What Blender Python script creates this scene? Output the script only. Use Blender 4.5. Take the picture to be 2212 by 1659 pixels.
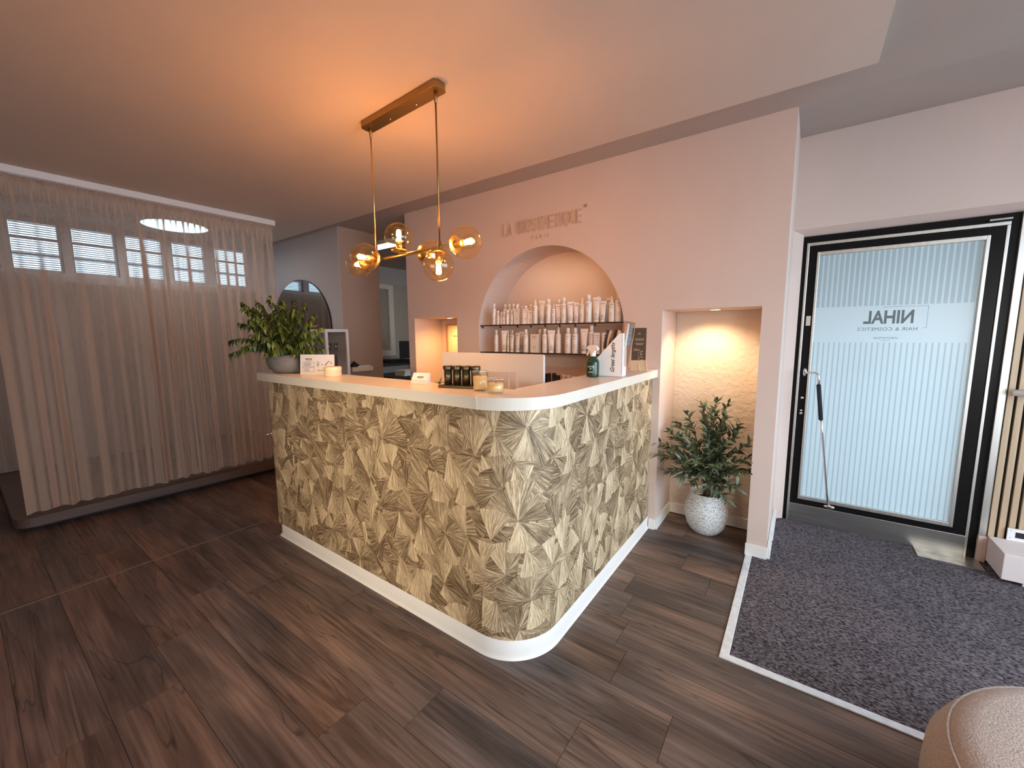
import bpy, bmesh, math, random
from mathutils import Vector, Matrix
from mathutils.geometry import tessellate_polygon
for o in list(bpy.data.objects): bpy.data.objects.remove(o)
S = bpy.context.scene
PI = math.pi
random.seed(7)
R_ = random.Random(11)

# ------------------------------------------------------------------ camera
cam_d = bpy.data.cameras.new('camera'); cam = bpy.data.objects.new('camera', cam_d)
S.collection.objects.link(cam); S.camera = cam
yaw, pitch, roll = math.radians(35.6674), math.radians(7.00322), math.radians(-0.43668)
fw = Vector((-math.sin(yaw)*math.cos(pitch), math.cos(yaw)*math.cos(pitch), -math.sin(pitch)))
rt = Vector((math.cos(yaw), math.sin(yaw), 0)); up = rt.cross(fw)
r2 = rt*math.cos(roll)+up*math.sin(roll); u2 = up*math.cos(roll)-rt*math.sin(roll)
M = Matrix((r2, u2, -fw)).transposed().to_4x4(); M.translation = (0, 0, 1.36)
cam.matrix_world = M
cam_d.sensor_fit = 'HORIZONTAL'; cam_d.sensor_width = 36; cam_d.lens = 870.28*36/2212
cam_d.clip_start = 0.02; cam_d.clip_end = 200

# ------------------------------------------------------------------ world, exposure
W = bpy.data.worlds.new('world'); S.world = W; W.use_nodes = True
bg = W.node_tree.nodes['Background']; bg.inputs[0].default_value = (0.62, 0.80, 1.0, 1); bg.inputs[1].default_value = 5.0
S.view_settings.view_transform = 'Standard'; S.view_settings.look = 'None'
S.view_settings.exposure = 0.45; S.view_settings.gamma = 1; S.view_settings.use_curve_mapping = False
try:
    S.cycles.max_bounces = 8; S.cycles.diffuse_bounces = 5; S.cycles.transparent_max_bounces = 24
    S.cycles.use_denoising = True; S.cycles.sample_clamp_indirect = 6
except Exception: pass

def lamp(name, kind, loc, energy, color, rot=(0, 0, 0), **kw):
    d = bpy.data.lights.new(name, kind); d.energy = energy; d.color = color
    for k, v in kw.items(): setattr(d, k, v)
    o = bpy.data.objects.new(name, d); S.collection.objects.link(o); o.location = loc; o.rotation_euler = rot
    return o
def aim(o, tgt):
    o.rotation_euler = (Vector(tgt)-o.location).to_track_quat('-Z', 'Y').to_euler()
# daylight through the shop window on the right (its opening is in wall_right), and an added fill
s_ = lamp('shop_daylight_and_fill', 'AREA', (2.36, 1.1, 1.35), 16, (0.78, 0.90, 1.0), shape='RECTANGLE', size=3.0, size_y=1.6, spread=math.radians(115)); aim(s_, (-1.2, 1.4, -0.9))
s_ = lamp('shop_daylight_and_fill', 'AREA', (1.75, -1.75, 1.25), 22, (1.0, 0.97, 0.87), shape='RECTANGLE', size=1.4, size_y=1.4, spread=math.radians(105)); aim(s_, (-0.5, 2.2, -0.9))  # added fill behind the camera, no window opening there
# warm spots: one added for the counter front, then the niches
s_ = lamp('counter_fill_spot', 'SPOT', (-0.75, -1.85, 1.75), 230, (1.0, 0.80, 0.54), spot_size=math.radians(38), spot_blend=1.0, shadow_soft_size=0.04); aim(s_, (-1.85, 1.2, 0.60))  # added lamp without fixture, set low to brighten the counter front
s_ = lamp('niche_spot', 'SPOT', (-0.52, 2.86, 1.495), 14, (1.0, 0.76, 0.46), spot_size=math.radians(130), spot_blend=0.8, shadow_soft_size=0.02); aim(s_, (-0.50, 3.06, 0.6))
s_ = lamp('niche_spot', 'SPOT', (-2.82, 2.90, 1.505), 11, (1.0, 0.55, 0.20), spot_size=math.radians(150), spot_blend=0.8, shadow_soft_size=0.02); aim(s_, (-2.9, 2.95, 0.9))
s_ = lamp('arch_niche_light', 'AREA', (-1.62, 2.80, 1.93), 0.8, (1.0, 0.72, 0.48), shape='RECTANGLE', size=0.7, size_y=0.06); aim(s_, (-1.6, 3.2, 1.1))
lamp('salon_light', 'AREA', (-5.2, 1.46, 2.44), 5, (0.9, 0.93, 1.0), (0, 0, 0), shape='DISK', size=0.5)
lamp('back_room_light', 'AREA', (-4.75, 3.75, 2.46), 2.2, (1.0, 0.86, 0.66), (0, 0, 0), shape='RECTANGLE', size=0.3, size_y=0.9)

# ------------------------------------------------------------------ materials
def mat(name, col, rough=0.6, metal=0.0, noise=None, bump=None, spec=None, trans=0, ior=None, emis=None, coat=0):
    """noise=(scale, amount, (sx,sy,sz)); bump=(scale, strength)"""
    m = bpy.data.materials.new(name); m.use_nodes = True; n = m.node_tree.nodes; l = m.node_tree.links
    b = n['Principled BSDF']
    b.inputs['Base Color'].default_value = (*col, 1); b.inputs['Roughness'].default_value = rough; b.inputs['Metallic'].default_value = metal
    if spec is not None: b.inputs['Specular IOR Level'].default_value = spec
    if trans: b.inputs['Transmission Weight'].default_value = trans
    if ior: b.inputs['IOR'].default_value = ior
    if coat: b.inputs['Coat Weight'].default_value = coat
    if emis: b.inputs['Emission Color'].default_value = (*emis[0], 1); b.inputs['Emission Strength'].default_value = emis[1]
    tc = n.new('ShaderNodeTexCoord')
    if noise is None: noise = (3, 0.02, (1, 1, 1))
    mp = n.new('ShaderNodeMapping'); mp.inputs['Scale'].default_value = noise[2]; l.new(tc.outputs['Object'], mp.inputs[0])
    t = n.new('ShaderNodeTexNoise'); t.inputs['Scale'].default_value = noise[0]; t.inputs['Detail'].default_value = 4
    l.new(mp.outputs[0], t.inputs['Vector'])
    r = n.new('ShaderNodeMapRange'); r.inputs[1].default_value = 0.3; r.inputs[2].default_value = 0.7
    r.inputs[3].default_value = 1-noise[1]; r.inputs[4].default_value = 1+noise[1]; l.new(t.outputs[0], r.inputs[0])
    mx = n.new('ShaderNodeVectorMath'); mx.operation = 'SCALE'; mx.inputs[0].default_value = col; l.new(r.outputs[0], mx.inputs['Scale'])
    l.new(mx.outputs[0], b.inputs['Base Color'])
    if bump:
        t2 = n.new('ShaderNodeTexNoise'); t2.inputs['Scale'].default_value = bump[0]; t2.inputs['Detail'].default_value = 3
        l.new(tc.outputs['Object'], t2.inputs['Vector'])
        bp = n.new('ShaderNodeBump'); bp.inputs['Strength'].default_value = bump[1]; bp.inputs['Distance'].default_value = bump[2] if len(bump) > 2 else 0.01
        l.new(t2.outputs[0], bp.inputs['Height']); l.new(bp.outputs[0], b.inputs['Normal'])
    return m
def thin_glass(name, tint, fres=1.45, rough=0.02, gl=(1, 1, 1), extra=0.0):
    """thin shell: transparent body plus a fresnel reflection"""
    m = bpy.data.materials.new(name); m.use_nodes = True; n = m.node_tree.nodes; l = m.node_tree.links
    n.clear(); out = n.new('ShaderNodeOutputMaterial'); mix = n.new('ShaderNodeMixShader')
    t = n.new('ShaderNodeBsdfTransparent'); t.inputs[0].default_value = (*tint, 1)
    g = n.new('ShaderNodeBsdfGlossy'); g.inputs[0].default_value = (*gl, 1); g.inputs['Roughness'].default_value = rough
    f = n.new('ShaderNodeFresnel'); ge = n.new('ShaderNodeNewGeometry'); iv = n.new('ShaderNodeMapRange')
    iv.inputs[3].default_value = fres; iv.inputs[4].default_value = 1/fres; l.new(ge.outputs['Backfacing'], iv.inputs[0]); l.new(iv.outputs[0], f.inputs[0])
    a = n.new('ShaderNodeMath'); a.operation = 'ADD'; a.use_clamp = True; a.inputs[1].default_value = extra
    l.new(f.outputs[0], a.inputs[0]); l.new(a.outputs[0], mix.inputs[0]); l.new(t.outputs[0], mix.inputs[1]); l.new(g.outputs[0], mix.inputs[2]); l.new(mix.outputs[0], out.inputs[0])
    return m
def emit(name, col, st):
    m = bpy.data.materials.new(name); m.use_nodes = True; n = m.node_tree.nodes; l = m.node_tree.links
    n.clear(); out = n.new('ShaderNodeOutputMaterial'); e = n.new('ShaderNodeEmission'); e.inputs[0].default_value = (*col, 1); e.inputs[1].default_value = st
    l.new(e.outputs[0], out.inputs[0]); return m

WALLC = (0.68, 0.53, 0.455)
m_wall = mat('wall_paint', WALLC, 0.85, bump=(160, 0.05))
m_plaster = mat('rough_plaster', (0.70, 0.59, 0.50), 0.85, bump=(38, 0.55, 0.012))
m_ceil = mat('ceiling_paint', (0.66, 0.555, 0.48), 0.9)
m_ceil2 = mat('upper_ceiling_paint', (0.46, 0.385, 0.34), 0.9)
m_bluewall = mat('grey_wall_paint', (0.55, 0.49, 0.46), 0.85)
m_brown = mat('taupe_wall_paint', (0.45, 0.30, 0.22), 0.85)
m_skirt = mat('skirting_vinyl', (0.80, 0.76, 0.71), 0.5)
m_white = mat('white_lacquer', (0.82, 0.80, 0.77), 0.4)
m_top = mat('countertop_laminate', (0.80, 0.73, 0.62), 0.28, noise=(3, 0.03, (1, 1, 1)))
m_black = mat('black_paint', (0.008, 0.007, 0.007), 0.30, spec=0.12)
m_blackm = mat('matt_black', (0.012, 0.012, 0.014), 0.8)
m_alu = mat('brushed_aluminium', (0.62, 0.60, 0.56), 0.38, 1.0, noise=(60, 0.08, (1, 1, 0.02)))
m_alud = mat('kick_plate_steel', (0.42, 0.41, 0.39), 0.33, 1.0, noise=(25, 0.12, (0.1, 1, 2)))
m_chrome = mat('satin_chrome', (0.75, 0.73, 0.70), 0.22, 1.0)
m_strip = mat('edge_strip_metal', (0.80, 0.82, 0.85), 0.45, 0.35, noise=(30, 0.1, (1, 1, 1)))
m_brass = mat('brushed_brass', (0.62, 0.42, 0.16), 0.30, 1.0)
m_brassd = mat('dark_brass', (0.36, 0.235, 0.09), 0.38, 1.0)
m_bronze = mat('bronze_tube', (0.13, 0.10, 0.055), 0.36, 0.9)
m_bottle = mat('white_plastic_bottle', (0.80, 0.72, 0.66), 0.35)
m_bottle2 = mat('grey_plastic_bottle', (0.36, 0.36, 0.36), 0.4)
m_print = mat('dark_print', (0.16, 0.13, 0.12), 0.6)
m_ink = mat('black_ink', (0.02, 0.02, 0.02), 0.6)
m_wax = mat('candle_wax', (0.90, 0.56, 0.25), 0.5, emis=((1.0, 0.62, 0.28), 0.10))  # weak emission makes the wax glow, no flame is modelled
m_concrete = mat('concrete_bowl', (0.20, 0.182, 0.165), 0.75, noise=(7, 0.3, (1, 1, 1.6)), bump=(60, 0.15))
m_soil = mat('soil', (0.04, 0.03, 0.02), 0.95, bump=(80, 0.6))
m_stem = mat('stem_bark', (0.13, 0.10, 0.06), 0.8)
m_paper = mat('white_paper', (0.85, 0.80, 0.76), 0.6)
m_card = mat('white_card', (0.86, 0.83, 0.80), 0.5)
m_glassc = thin_glass('clear_glass', (0.93, 0.95, 0.94), 1.45)
m_amber = thin_glass('amber_glass', (1.0, 0.92, 0.78), 1.5, 0.03, (1.0, 0.85, 0.6), 0.03)
m_bulbg = thin_glass('bulb_glass', (1.0, 0.93, 0.80), 1.4, 0.03, (1, .9, .7), 0.02)
m_shelfg = thin_glass('smoked_glass_shelf', (0.78, 0.78, 0.78), 1.5)
m_edge = mat('dark_glass_edge', (0.015, 0.014, 0.013), 0.2)
m_film = emit('bulb_filament', (1.0, 0.70, 0.34), 60)
m_disc = emit('light_disc', (0.70, 0.92, 1.0), 2.2)
m_spotd = emit('spot_disc', (1.0, 0.82, 0.55), 8)
m_panel = emit('light_panel', (1.0, 0.93, 0.82), 5)
m_oak = mat('oak_slat', (0.56, 0.40, 0.25), 0.5, noise=(14, 0.14, (3, 3, 0.12)))
m_beech = mat('brush_wood', (0.62, 0.36, 0.19), 0.45, noise=(20, 0.1, (1, 1, .2)))
m_boucle = mat('boucle_fabric', (0.50, 0.40, 0.34), 0.95, noise=(160, 0.16, (1, 1, 1)), bump=(210, 0.7, 0.0035))
m_tin = mat('cream_tin', (0.84, 0.70, 0.46), 0.5)
m_green = thin_glass('green_bottle_glass', (0.09, 0.30, 0.17), 1.45, 0.05)
m_greenl = mat('green_liquid', (0.012, 0.05, 0.028), 0.15)
m_gold = mat('gold_frame', (0.55, 0.33, 0.12), 0.4, 0.6)
m_beige = mat('beige_leaflet', (0.56, 0.36, 0.21), 0.8, spec=.1)
m_brochure = mat('brown_brochure', (0.085, 0.05, 0.03), 0.6, spec=.05)
m_dark = mat('dark_furniture', (0.02, 0.019, 0.018), 0.7)
m_grille = mat('window_pvc', (0.80, 0.76, 0.66), 0.5)
m_blind = mat('blind_slat', (0.36, 0.40, 0.46), 0.6)
m_blindw = mat('roller_shutter', (0.40, 0.36, 0.29), 0.7)
m_pinkf = mat('pink_flower', (0.75, 0.35, 0.25), 0.7)
m_laminate = mat('platform_laminate', (0.095, 0.058, 0.044), 0.5, noise=(12, 0.2, (1, .15, 1)))
m_mirror = mat('mirror', (0.33, 0.33, 0.33), 0.02, 1.0, noise=(1, 0.0, (1, 1, 1)))

def m_leafmat(name, c1, c2):
    m = bpy.data.materials.new(name); m.use_nodes = True; n = m.node_tree.nodes; l = m.node_tree.links; b = n['Principled BSDF']
    oi = n.new('ShaderNodeObjectInfo'); ge = n.new('ShaderNodeNewGeometry'); ad = n.new('ShaderNodeMath'); ad.operation = 'ADD'
    l.new(oi.outputs['Random'], ad.inputs[0]); l.new(ge.outputs['Random Per Island'], ad.inputs[1])
    fr = n.new('ShaderNodeMath'); fr.operation = 'FRACT'; l.new(ad.outputs[0], fr.inputs[0])
    r = n.new('ShaderNodeValToRGB'); l.new(fr.outputs[0], r.inputs[0])
    r.color_ramp.elements[0].color = (*c1, 1); r.color_ramp.elements[1].color = (*c2, 1); r.color_ramp.elements[1].position = 0.9
    l.new(r.outputs[0], b.inputs['Base Color']); b.inputs['Roughness'].default_value = 0.38
    b.inputs['Subsurface Weight'].default_value = 0.0
    return m
m_leafA = m_leafmat('weeping_leaf', (0.012, 0.024, 0.006), (0.125, 0.175, 0.024))
m_leafB = m_leafmat('olive_leaf', (0.030, 0.048, 0.022), (0.15, 0.19, 0.11))

def m_planks():
    m = bpy.data.materials.new('vinyl_plank'); m.use_nodes = True; n = m.node_tree.nodes; l = m.node_tree.links; b = n['Principled BSDF']
    oi = n.new('ShaderNodeObjectInfo'); ge = n.new('ShaderNodeNewGeometry')
    sx = n.new('ShaderNodeVectorMath'); sx.operation = 'SCALE'; l.new(oi.outputs['Location'], sx.inputs[0]); sx.inputs['Scale'].default_value = 3.1
    av = n.new('ShaderNodeVectorMath'); av.operation = 'ADD'; l.new(ge.outputs['Position'], av.inputs[0]); l.new(sx.outputs[0], av.inputs[1])
    def nz(scale, sc, det, dist=0):
        mp = n.new('ShaderNodeMapping'); mp.inputs['Scale'].default_value = sc; l.new(av.outputs[0], mp.inputs[0])
        t = n.new('ShaderNodeTexNoise'); t.inputs['Scale'].default_value = scale; t.inputs['Detail'].default_value = det; t.inputs['Distortion'].default_value = dist
        l.new(mp.outputs[0], t.inputs['Vector']); return t
    a = nz(5.5, (0.22, 1.6, 1), 6, 0.7); c = nz(26, (0.12, 3.0, 1), 5, 0.3); d = nz(1.6, (0.6, 1.0, 1), 2, 0.2)
    r1 = n.new('ShaderNodeValToRGB'); l.new(a.outputs[0], r1.inputs[0]); e = r1.color_ramp.elements
    e[0].position = 0.30; e[0].color = (0.062, 0.042, 0.034, 1); e[1].position = 0.72; e[1].color = (0.235, 0.165, 0.130, 1)
    x = e.new(0.50); x.color = (0.135, 0.096, 0.078, 1)
    r2_ = n.new('ShaderNodeMapRange'); l.new(c.outputs[0], r2_.inputs[0]); r2_.inputs[1].default_value = .35; r2_.inputs[2].default_value = .65; r2_.inputs[3].default_value = 0.72; r2_.inputs[4].default_value = 1.22
    s1 = n.new('ShaderNodeVectorMath'); s1.operation = 'SCALE'; l.new(r1.outputs[0], s1.inputs[0]); l.new(r2_.outputs[0], s1.inputs['Scale'])
    # grey-ish / brown-ish patches and dark cracks
    mx = n.new('ShaderNodeMix'); mx.data_type = 'RGBA'; mx.blend_type = 'MULTIPLY'; mx.inputs[0].default_value = 1.0
    r3 = n.new('ShaderNodeValToRGB'); l.new(d.outputs[0], r3.inputs[0]); r3.color_ramp.elements[0].position = .35; r3.color_ramp.elements[1].position = .65
    r3.color_ramp.elements[0].color = (0.78, 0.80, 0.86, 1); r3.color_ramp.elements[1].color = (1.18, 0.98, 0.84, 1)
    l.new(s1.outputs[0], mx.inputs[6]); l.new(r3.outputs[0], mx.inputs[7])
    cr = nz(3.3, (0.16, 2.2, 1), 3, 1.5); r4 = n.new('ShaderNodeValToRGB'); l.new(cr.outputs[0], r4.inputs[0]); q = r4.color_ramp.elements
    q[0].position = 0.485; q[0].color = (1, 1, 1, 1); q[1].position = 0.515; q[1].color = (1, 1, 1, 1); z = q.new(0.50); z.color = (0.45, 0.42, 0.42, 1)
    m2 = n.new('ShaderNodeMix'); m2.data_type = 'RGBA'; m2.blend_type = 'MULTIPLY'; m2.inputs[0].default_value = 1.0; l.new(mx.outputs[2], m2.inputs[6]); l.new(r4.outputs[0], m2.inputs[7])
    rr = n.new('ShaderNodeMapRange'); l.new(oi.outputs['Random'], rr.inputs[0]); rr.inputs[3].default_value = 0.90; rr.inputs[4].default_value = 1.10
    s2 = n.new('ShaderNodeVectorMath'); s2.operation = 'SCALE'; l.new(m2.outputs[2], s2.inputs[0]); l.new(rr.outputs[0], s2.inputs['Scale'])
    l.new(s2.outputs[0], b.inputs['Base Color']); b.inputs['Roughness'].default_value = 0.46
    bp = n.new('ShaderNodeBump'); bp.inputs['Strength'].default_value = 0.15; bp.inputs['Distance'].default_value = 0.004; l.new(c.outputs[0], bp.inputs['Height']); l.new(bp.outputs[0], b.inputs['Normal'])
    return m
m_plank = m_planks()

def m_carpetm():
    m = bpy.data.materials.new('ribbed_carpet'); m.use_nodes = True; n = m.node_tree.nodes; l = m.node_tree.links; b = n['Principled BSDF']
    ge = n.new('ShaderNodeNewGeometry')
    def nz(scale, sc, det):
        mp = n.new('ShaderNodeMapping'); mp.inputs['Scale'].default_value = sc; l.new(ge.outputs['Position'], mp.inputs[0])
        t = n.new('ShaderNodeTexNoise'); t.inputs['Scale'].default_value = scale; t.inputs['Detail'].default_value = det; l.new(mp.outputs[0], t.inputs['Vector']); return t
    a = nz(150, (0.6, 1.4, 1), 2); c = nz(3, (1, 1, 1), 3)
    w = n.new('ShaderNodeTexWave'); w.wave_type = 'BANDS'; w.bands_direction = 'Y'; w.inputs['Scale'].default_value = 38; w.inputs['Distortion'].default_value = 1.5; w.inputs['Detail Scale'].default_value = 20
    l.new(ge.outputs['Position'], w.inputs['Vector'])
    r = n.new('ShaderNodeValToRGB'); l.new(a.outputs[0], r.inputs[0]); e = r.color_ramp.elements
    e[0].position = .36; e[0].color = (0.018, 0.014, 0.016, 1); e[1].position = .66; e[1].color = (0.21, 0.175, 0.185, 1)
    mr = n.new('ShaderNodeMapRange'); l.new(w.outputs['Fac'], mr.inputs[0]); mr.inputs[3].default_value = 0.72; mr.inputs[4].default_value = 1.2
    s = n.new('ShaderNodeVectorMath'); s.operation = 'SCALE'; l.new(r.outputs[0], s.inputs[0]); l.new(mr.outputs[0], s.inputs['Scale'])
    m3 = n.new('ShaderNodeMapRange'); l.new(c.outputs[0], m3.inputs[0]); m3.inputs[3].default_value = 0.75; m3.inputs[4].default_value = 1.25
    s2 = n.new('ShaderNodeVectorMath'); s2.operation = 'SCALE'; l.new(s.outputs[0], s2.inputs[0]); l.new(m3.outputs[0], s2.inputs['Scale'])
    l.new(s2.outputs[0], b.inputs['Base Color']); b.inputs['Roughness'].default_value = 0.95; b.inputs['Specular IOR Level'].default_value = .1
    bp = n.new('ShaderNodeBump'); bp.inputs['Strength'].default_value = 0.8; bp.inputs['Distance'].default_value = 0.004; l.new(a.outputs[0], bp.inputs['Height']); l.new(bp.outputs[0], b.inputs['Normal'])
    return m
m_carpet = m_carpetm()

def m_fanm():
    """printed gold fans: fine rays fanning out from the apex, each fan its own tone"""
    m = bpy.data.materials.new('fan_wallpaper'); m.use_nodes = True; n = m.node_tree.nodes; l = m.node_tree.links; b = n['Principled BSDF']
    uv = n.new('ShaderNodeUVMap'); uv.uv_map = 'fan'
    at = n.new('ShaderNodeAttribute'); at.attribute_name = 'tone'
    def nz(sc, det):
        mp = n.new('ShaderNodeMapping'); mp.inputs['Scale'].default_value = sc; l.new(uv.outputs[0], mp.inputs[0])
        t = n.new('ShaderNodeTexNoise'); t.inputs['Scale'].default_value = 1; t.inputs['Detail'].default_value = det; l.new(mp.outputs[0], t.inputs['Vector']); return t
    a = nz((30, 9, 1), 2); c = nz((80, 50, 1), 1)
    ad = n.new('ShaderNodeMath'); ad.operation = 'MULTIPLY_ADD'; l.new(c.outputs[0], ad.inputs[0]); ad.inputs[1].default_value = 0.35; l.new(a.outputs[0], ad.inputs[2])
    st = n.new('ShaderNodeMapRange'); l.new(ad.outputs[0], st.inputs[0]); st.inputs[1].default_value = 0.52; st.inputs[2].default_value = 0.86
    st.inputs[3].default_value = -0.40; st.inputs[4].default_value = 0.36
    su = n.new('ShaderNodeMath'); su.operation = 'ADD'; l.new(st.outputs[0], su.inputs[0]); l.new(at.outputs['Fac'], su.inputs[1])
    r = n.new('ShaderNodeValToRGB'); l.new(su.outputs[0], r.inputs[0]); e = r.color_ramp.elements
    e[0].position = 0.0; e[0].color = (0.15, 0.095, 0.050, 1); e[1].position = 1.0; e[1].color = (0.84, 0.67, 0.43, 1)
    x = e.new(0.5); x.color = (0.44, 0.325, 0.195, 1)
    l.new(r.outputs[0], b.inputs['Base Color']); b.inputs['Roughness'].default_value = 0.5; b.inputs['Metallic'].default_value = 0.15
    return m
m_fan = m_fanm()

def m_curtainm():
    m = bpy.data.materials.new('sheer_linen'); m.use_nodes = True; n = m.node_tree.nodes; l = m.node_tree.links
    n.clear(); out = n.new('ShaderNodeOutputMaterial')
    d = n.new('ShaderNodeBsdfDiffuse'); t = n.new('ShaderNodeBsdfTranslucent'); tr = n.new('ShaderNodeBsdfTransparent')
    c = (0.58, 0.43, 0.33, 1); d.inputs[0].default_value = c; t.inputs[0].default_value = c
    m1 = n.new('ShaderNodeMixShader'); m1.inputs[0].default_value = 0.38; l.new(d.outputs[0], m1.inputs[1]); l.new(t.outputs[0], m1.inputs[2])
    lw = n.new('ShaderNodeLayerWeight'); lw.inputs[0].default_value = 0.55
    tc = n.new('ShaderNodeNewGeometry')
    mp = n.new('ShaderNodeMapping'); mp.inputs['Scale'].default_value = (1, 1, 0.4); l.new(tc.outputs['Position'], mp.inputs[0])
    nz = n.new('ShaderNodeTexNoise'); nz.inputs['Scale'].default_value = 220; nz.inputs['Detail'].default_value = 1; l.new(mp.outputs[0], nz.inputs['Vector'])
    mr = n.new('ShaderNodeMapRange'); l.new(lw.outputs['Facing'], mr.inputs[0]); mr.inputs[1].default_value = 0.0; mr.inputs[2].default_value = 0.34; mr.inputs[3].default_value = 0.20; mr.inputs[4].default_value = 0.98
    ad = n.new('ShaderNodeMath'); ad.operation = 'MULTIPLY_ADD'; ad.use_clamp = True; l.new(nz.outputs[0], ad.inputs[0]); ad.inputs[1].default_value = 0.25; l.new(mr.outputs[0], ad.inputs[2])
    sz = n.new('ShaderNodeSeparateXYZ'); l.new(tc.outputs['Position'], sz.inputs[0])   # the gathered heading is many layers thick
    mz = n.new('ShaderNodeMapRange'); l.new(sz.outputs[2], mz.inputs[0]); mz.inputs[1].default_value = 2.30; mz.inputs[2].default_value = 2.42; mz.inputs[4].default_value = 0.6
    a3 = n.new('ShaderNodeMath'); a3.operation = 'ADD'; a3.use_clamp = True; l.new(ad.outputs[0], a3.inputs[0]); l.new(mz.outputs[0], a3.inputs[1]); ad = a3
    m2 = n.new('ShaderNodeMixShader'); l.new(ad.outputs[0], m2.inputs[0]); l.new(tr.outputs[0], m2.inputs[1]); l.new(m1.outputs[0], m2.inputs[2])
    l.new(m2.outputs[0], out.inputs[0]); return m
m_curtain = m_curtainm()

def m_frostm(name, c, mixglass):
    m = bpy.data.materials.new(name); m.use_nodes = True; n = m.node_tree.nodes; l = m.node_tree.links
    n.clear(); out = n.new('ShaderNodeOutputMaterial')
    t = n.new('ShaderNodeBsdfTranslucent'); t.inputs[0].default_value = (*c, 1)
    g = n.new('ShaderNodeBsdfGlossy'); g.inputs['Roughness'].default_value = 0.25; g.inputs[0].default_value = (.9, .9, .9, 1)
    d = n.new('ShaderNodeBsdfDiffuse'); d.inputs[0].default_value = (c[0]*.5, c[1]*.5, c[2]*.5, 1)
    ge = n.new('ShaderNodeNewGeometry'); nz = n.new('ShaderNodeTexNoise'); nz.inputs['Scale'].default_value = 5; l.new(ge.outputs['Position'], nz.inputs['Vector'])
    mr = n.new('ShaderNodeMapRange'); mr.inputs[3].default_value = .12; mr.inputs[4].default_value = .22; l.new(nz.outputs[0], mr.inputs[0])
    m1 = n.new('ShaderNodeMixShader'); l.new(mr.outputs[0], m1.inputs[0]); l.new(t.outputs[0], m1.inputs[1]); l.new(d.outputs[0], m1.inputs[2])
    f = n.new('ShaderNodeFresnel'); f.inputs[0].default_value = mixglass
    m2 = n.new('ShaderNodeMixShader'); l.new(f.outputs[0], m2.inputs[0]); l.new(m1.outputs[0], m2.inputs[1]); l.new(g.outputs[0], m2.inputs[2])
    l.new(m2.outputs[0], out.inputs[0]); return m
m_pane = m_frostm('rippled_door_glass', (0.80, 0.95, 0.96), 1.35)
m_frost = thin_glass('door_film', (0.72, 0.76, 0.77), 1.2, .3)

def m_potm():
    m = mat('speckled_glaze', (0.72, 0.72, 0.71), 0.5, bump=(70, 0.5, 0.004)); n = m.node_tree.nodes; l = m.node_tree.links; b = n['Principled BSDF']
    tc = n.new('ShaderNodeTexCoord'); v = n.new('ShaderNodeTexNoise'); v.inputs['Scale'].default_value = 120; v.inputs['Detail'].default_value = 3; l.new(tc.outputs['Object'], v.inputs['Vector'])
    r = n.new('ShaderNodeValToRGB'); l.new(v.outputs[0], r.inputs[0]); e = r.color_ramp.elements
    e[0].position = .36; e[0].color = (0.30, 0.29, 0.27, 1); e[1].position = .52; e[1].color = (0.78, 0.78, 0.77, 1)
    l.new(r.outputs[0], b.inputs['Base Color']); return m
m_pot = m_potm()

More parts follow.
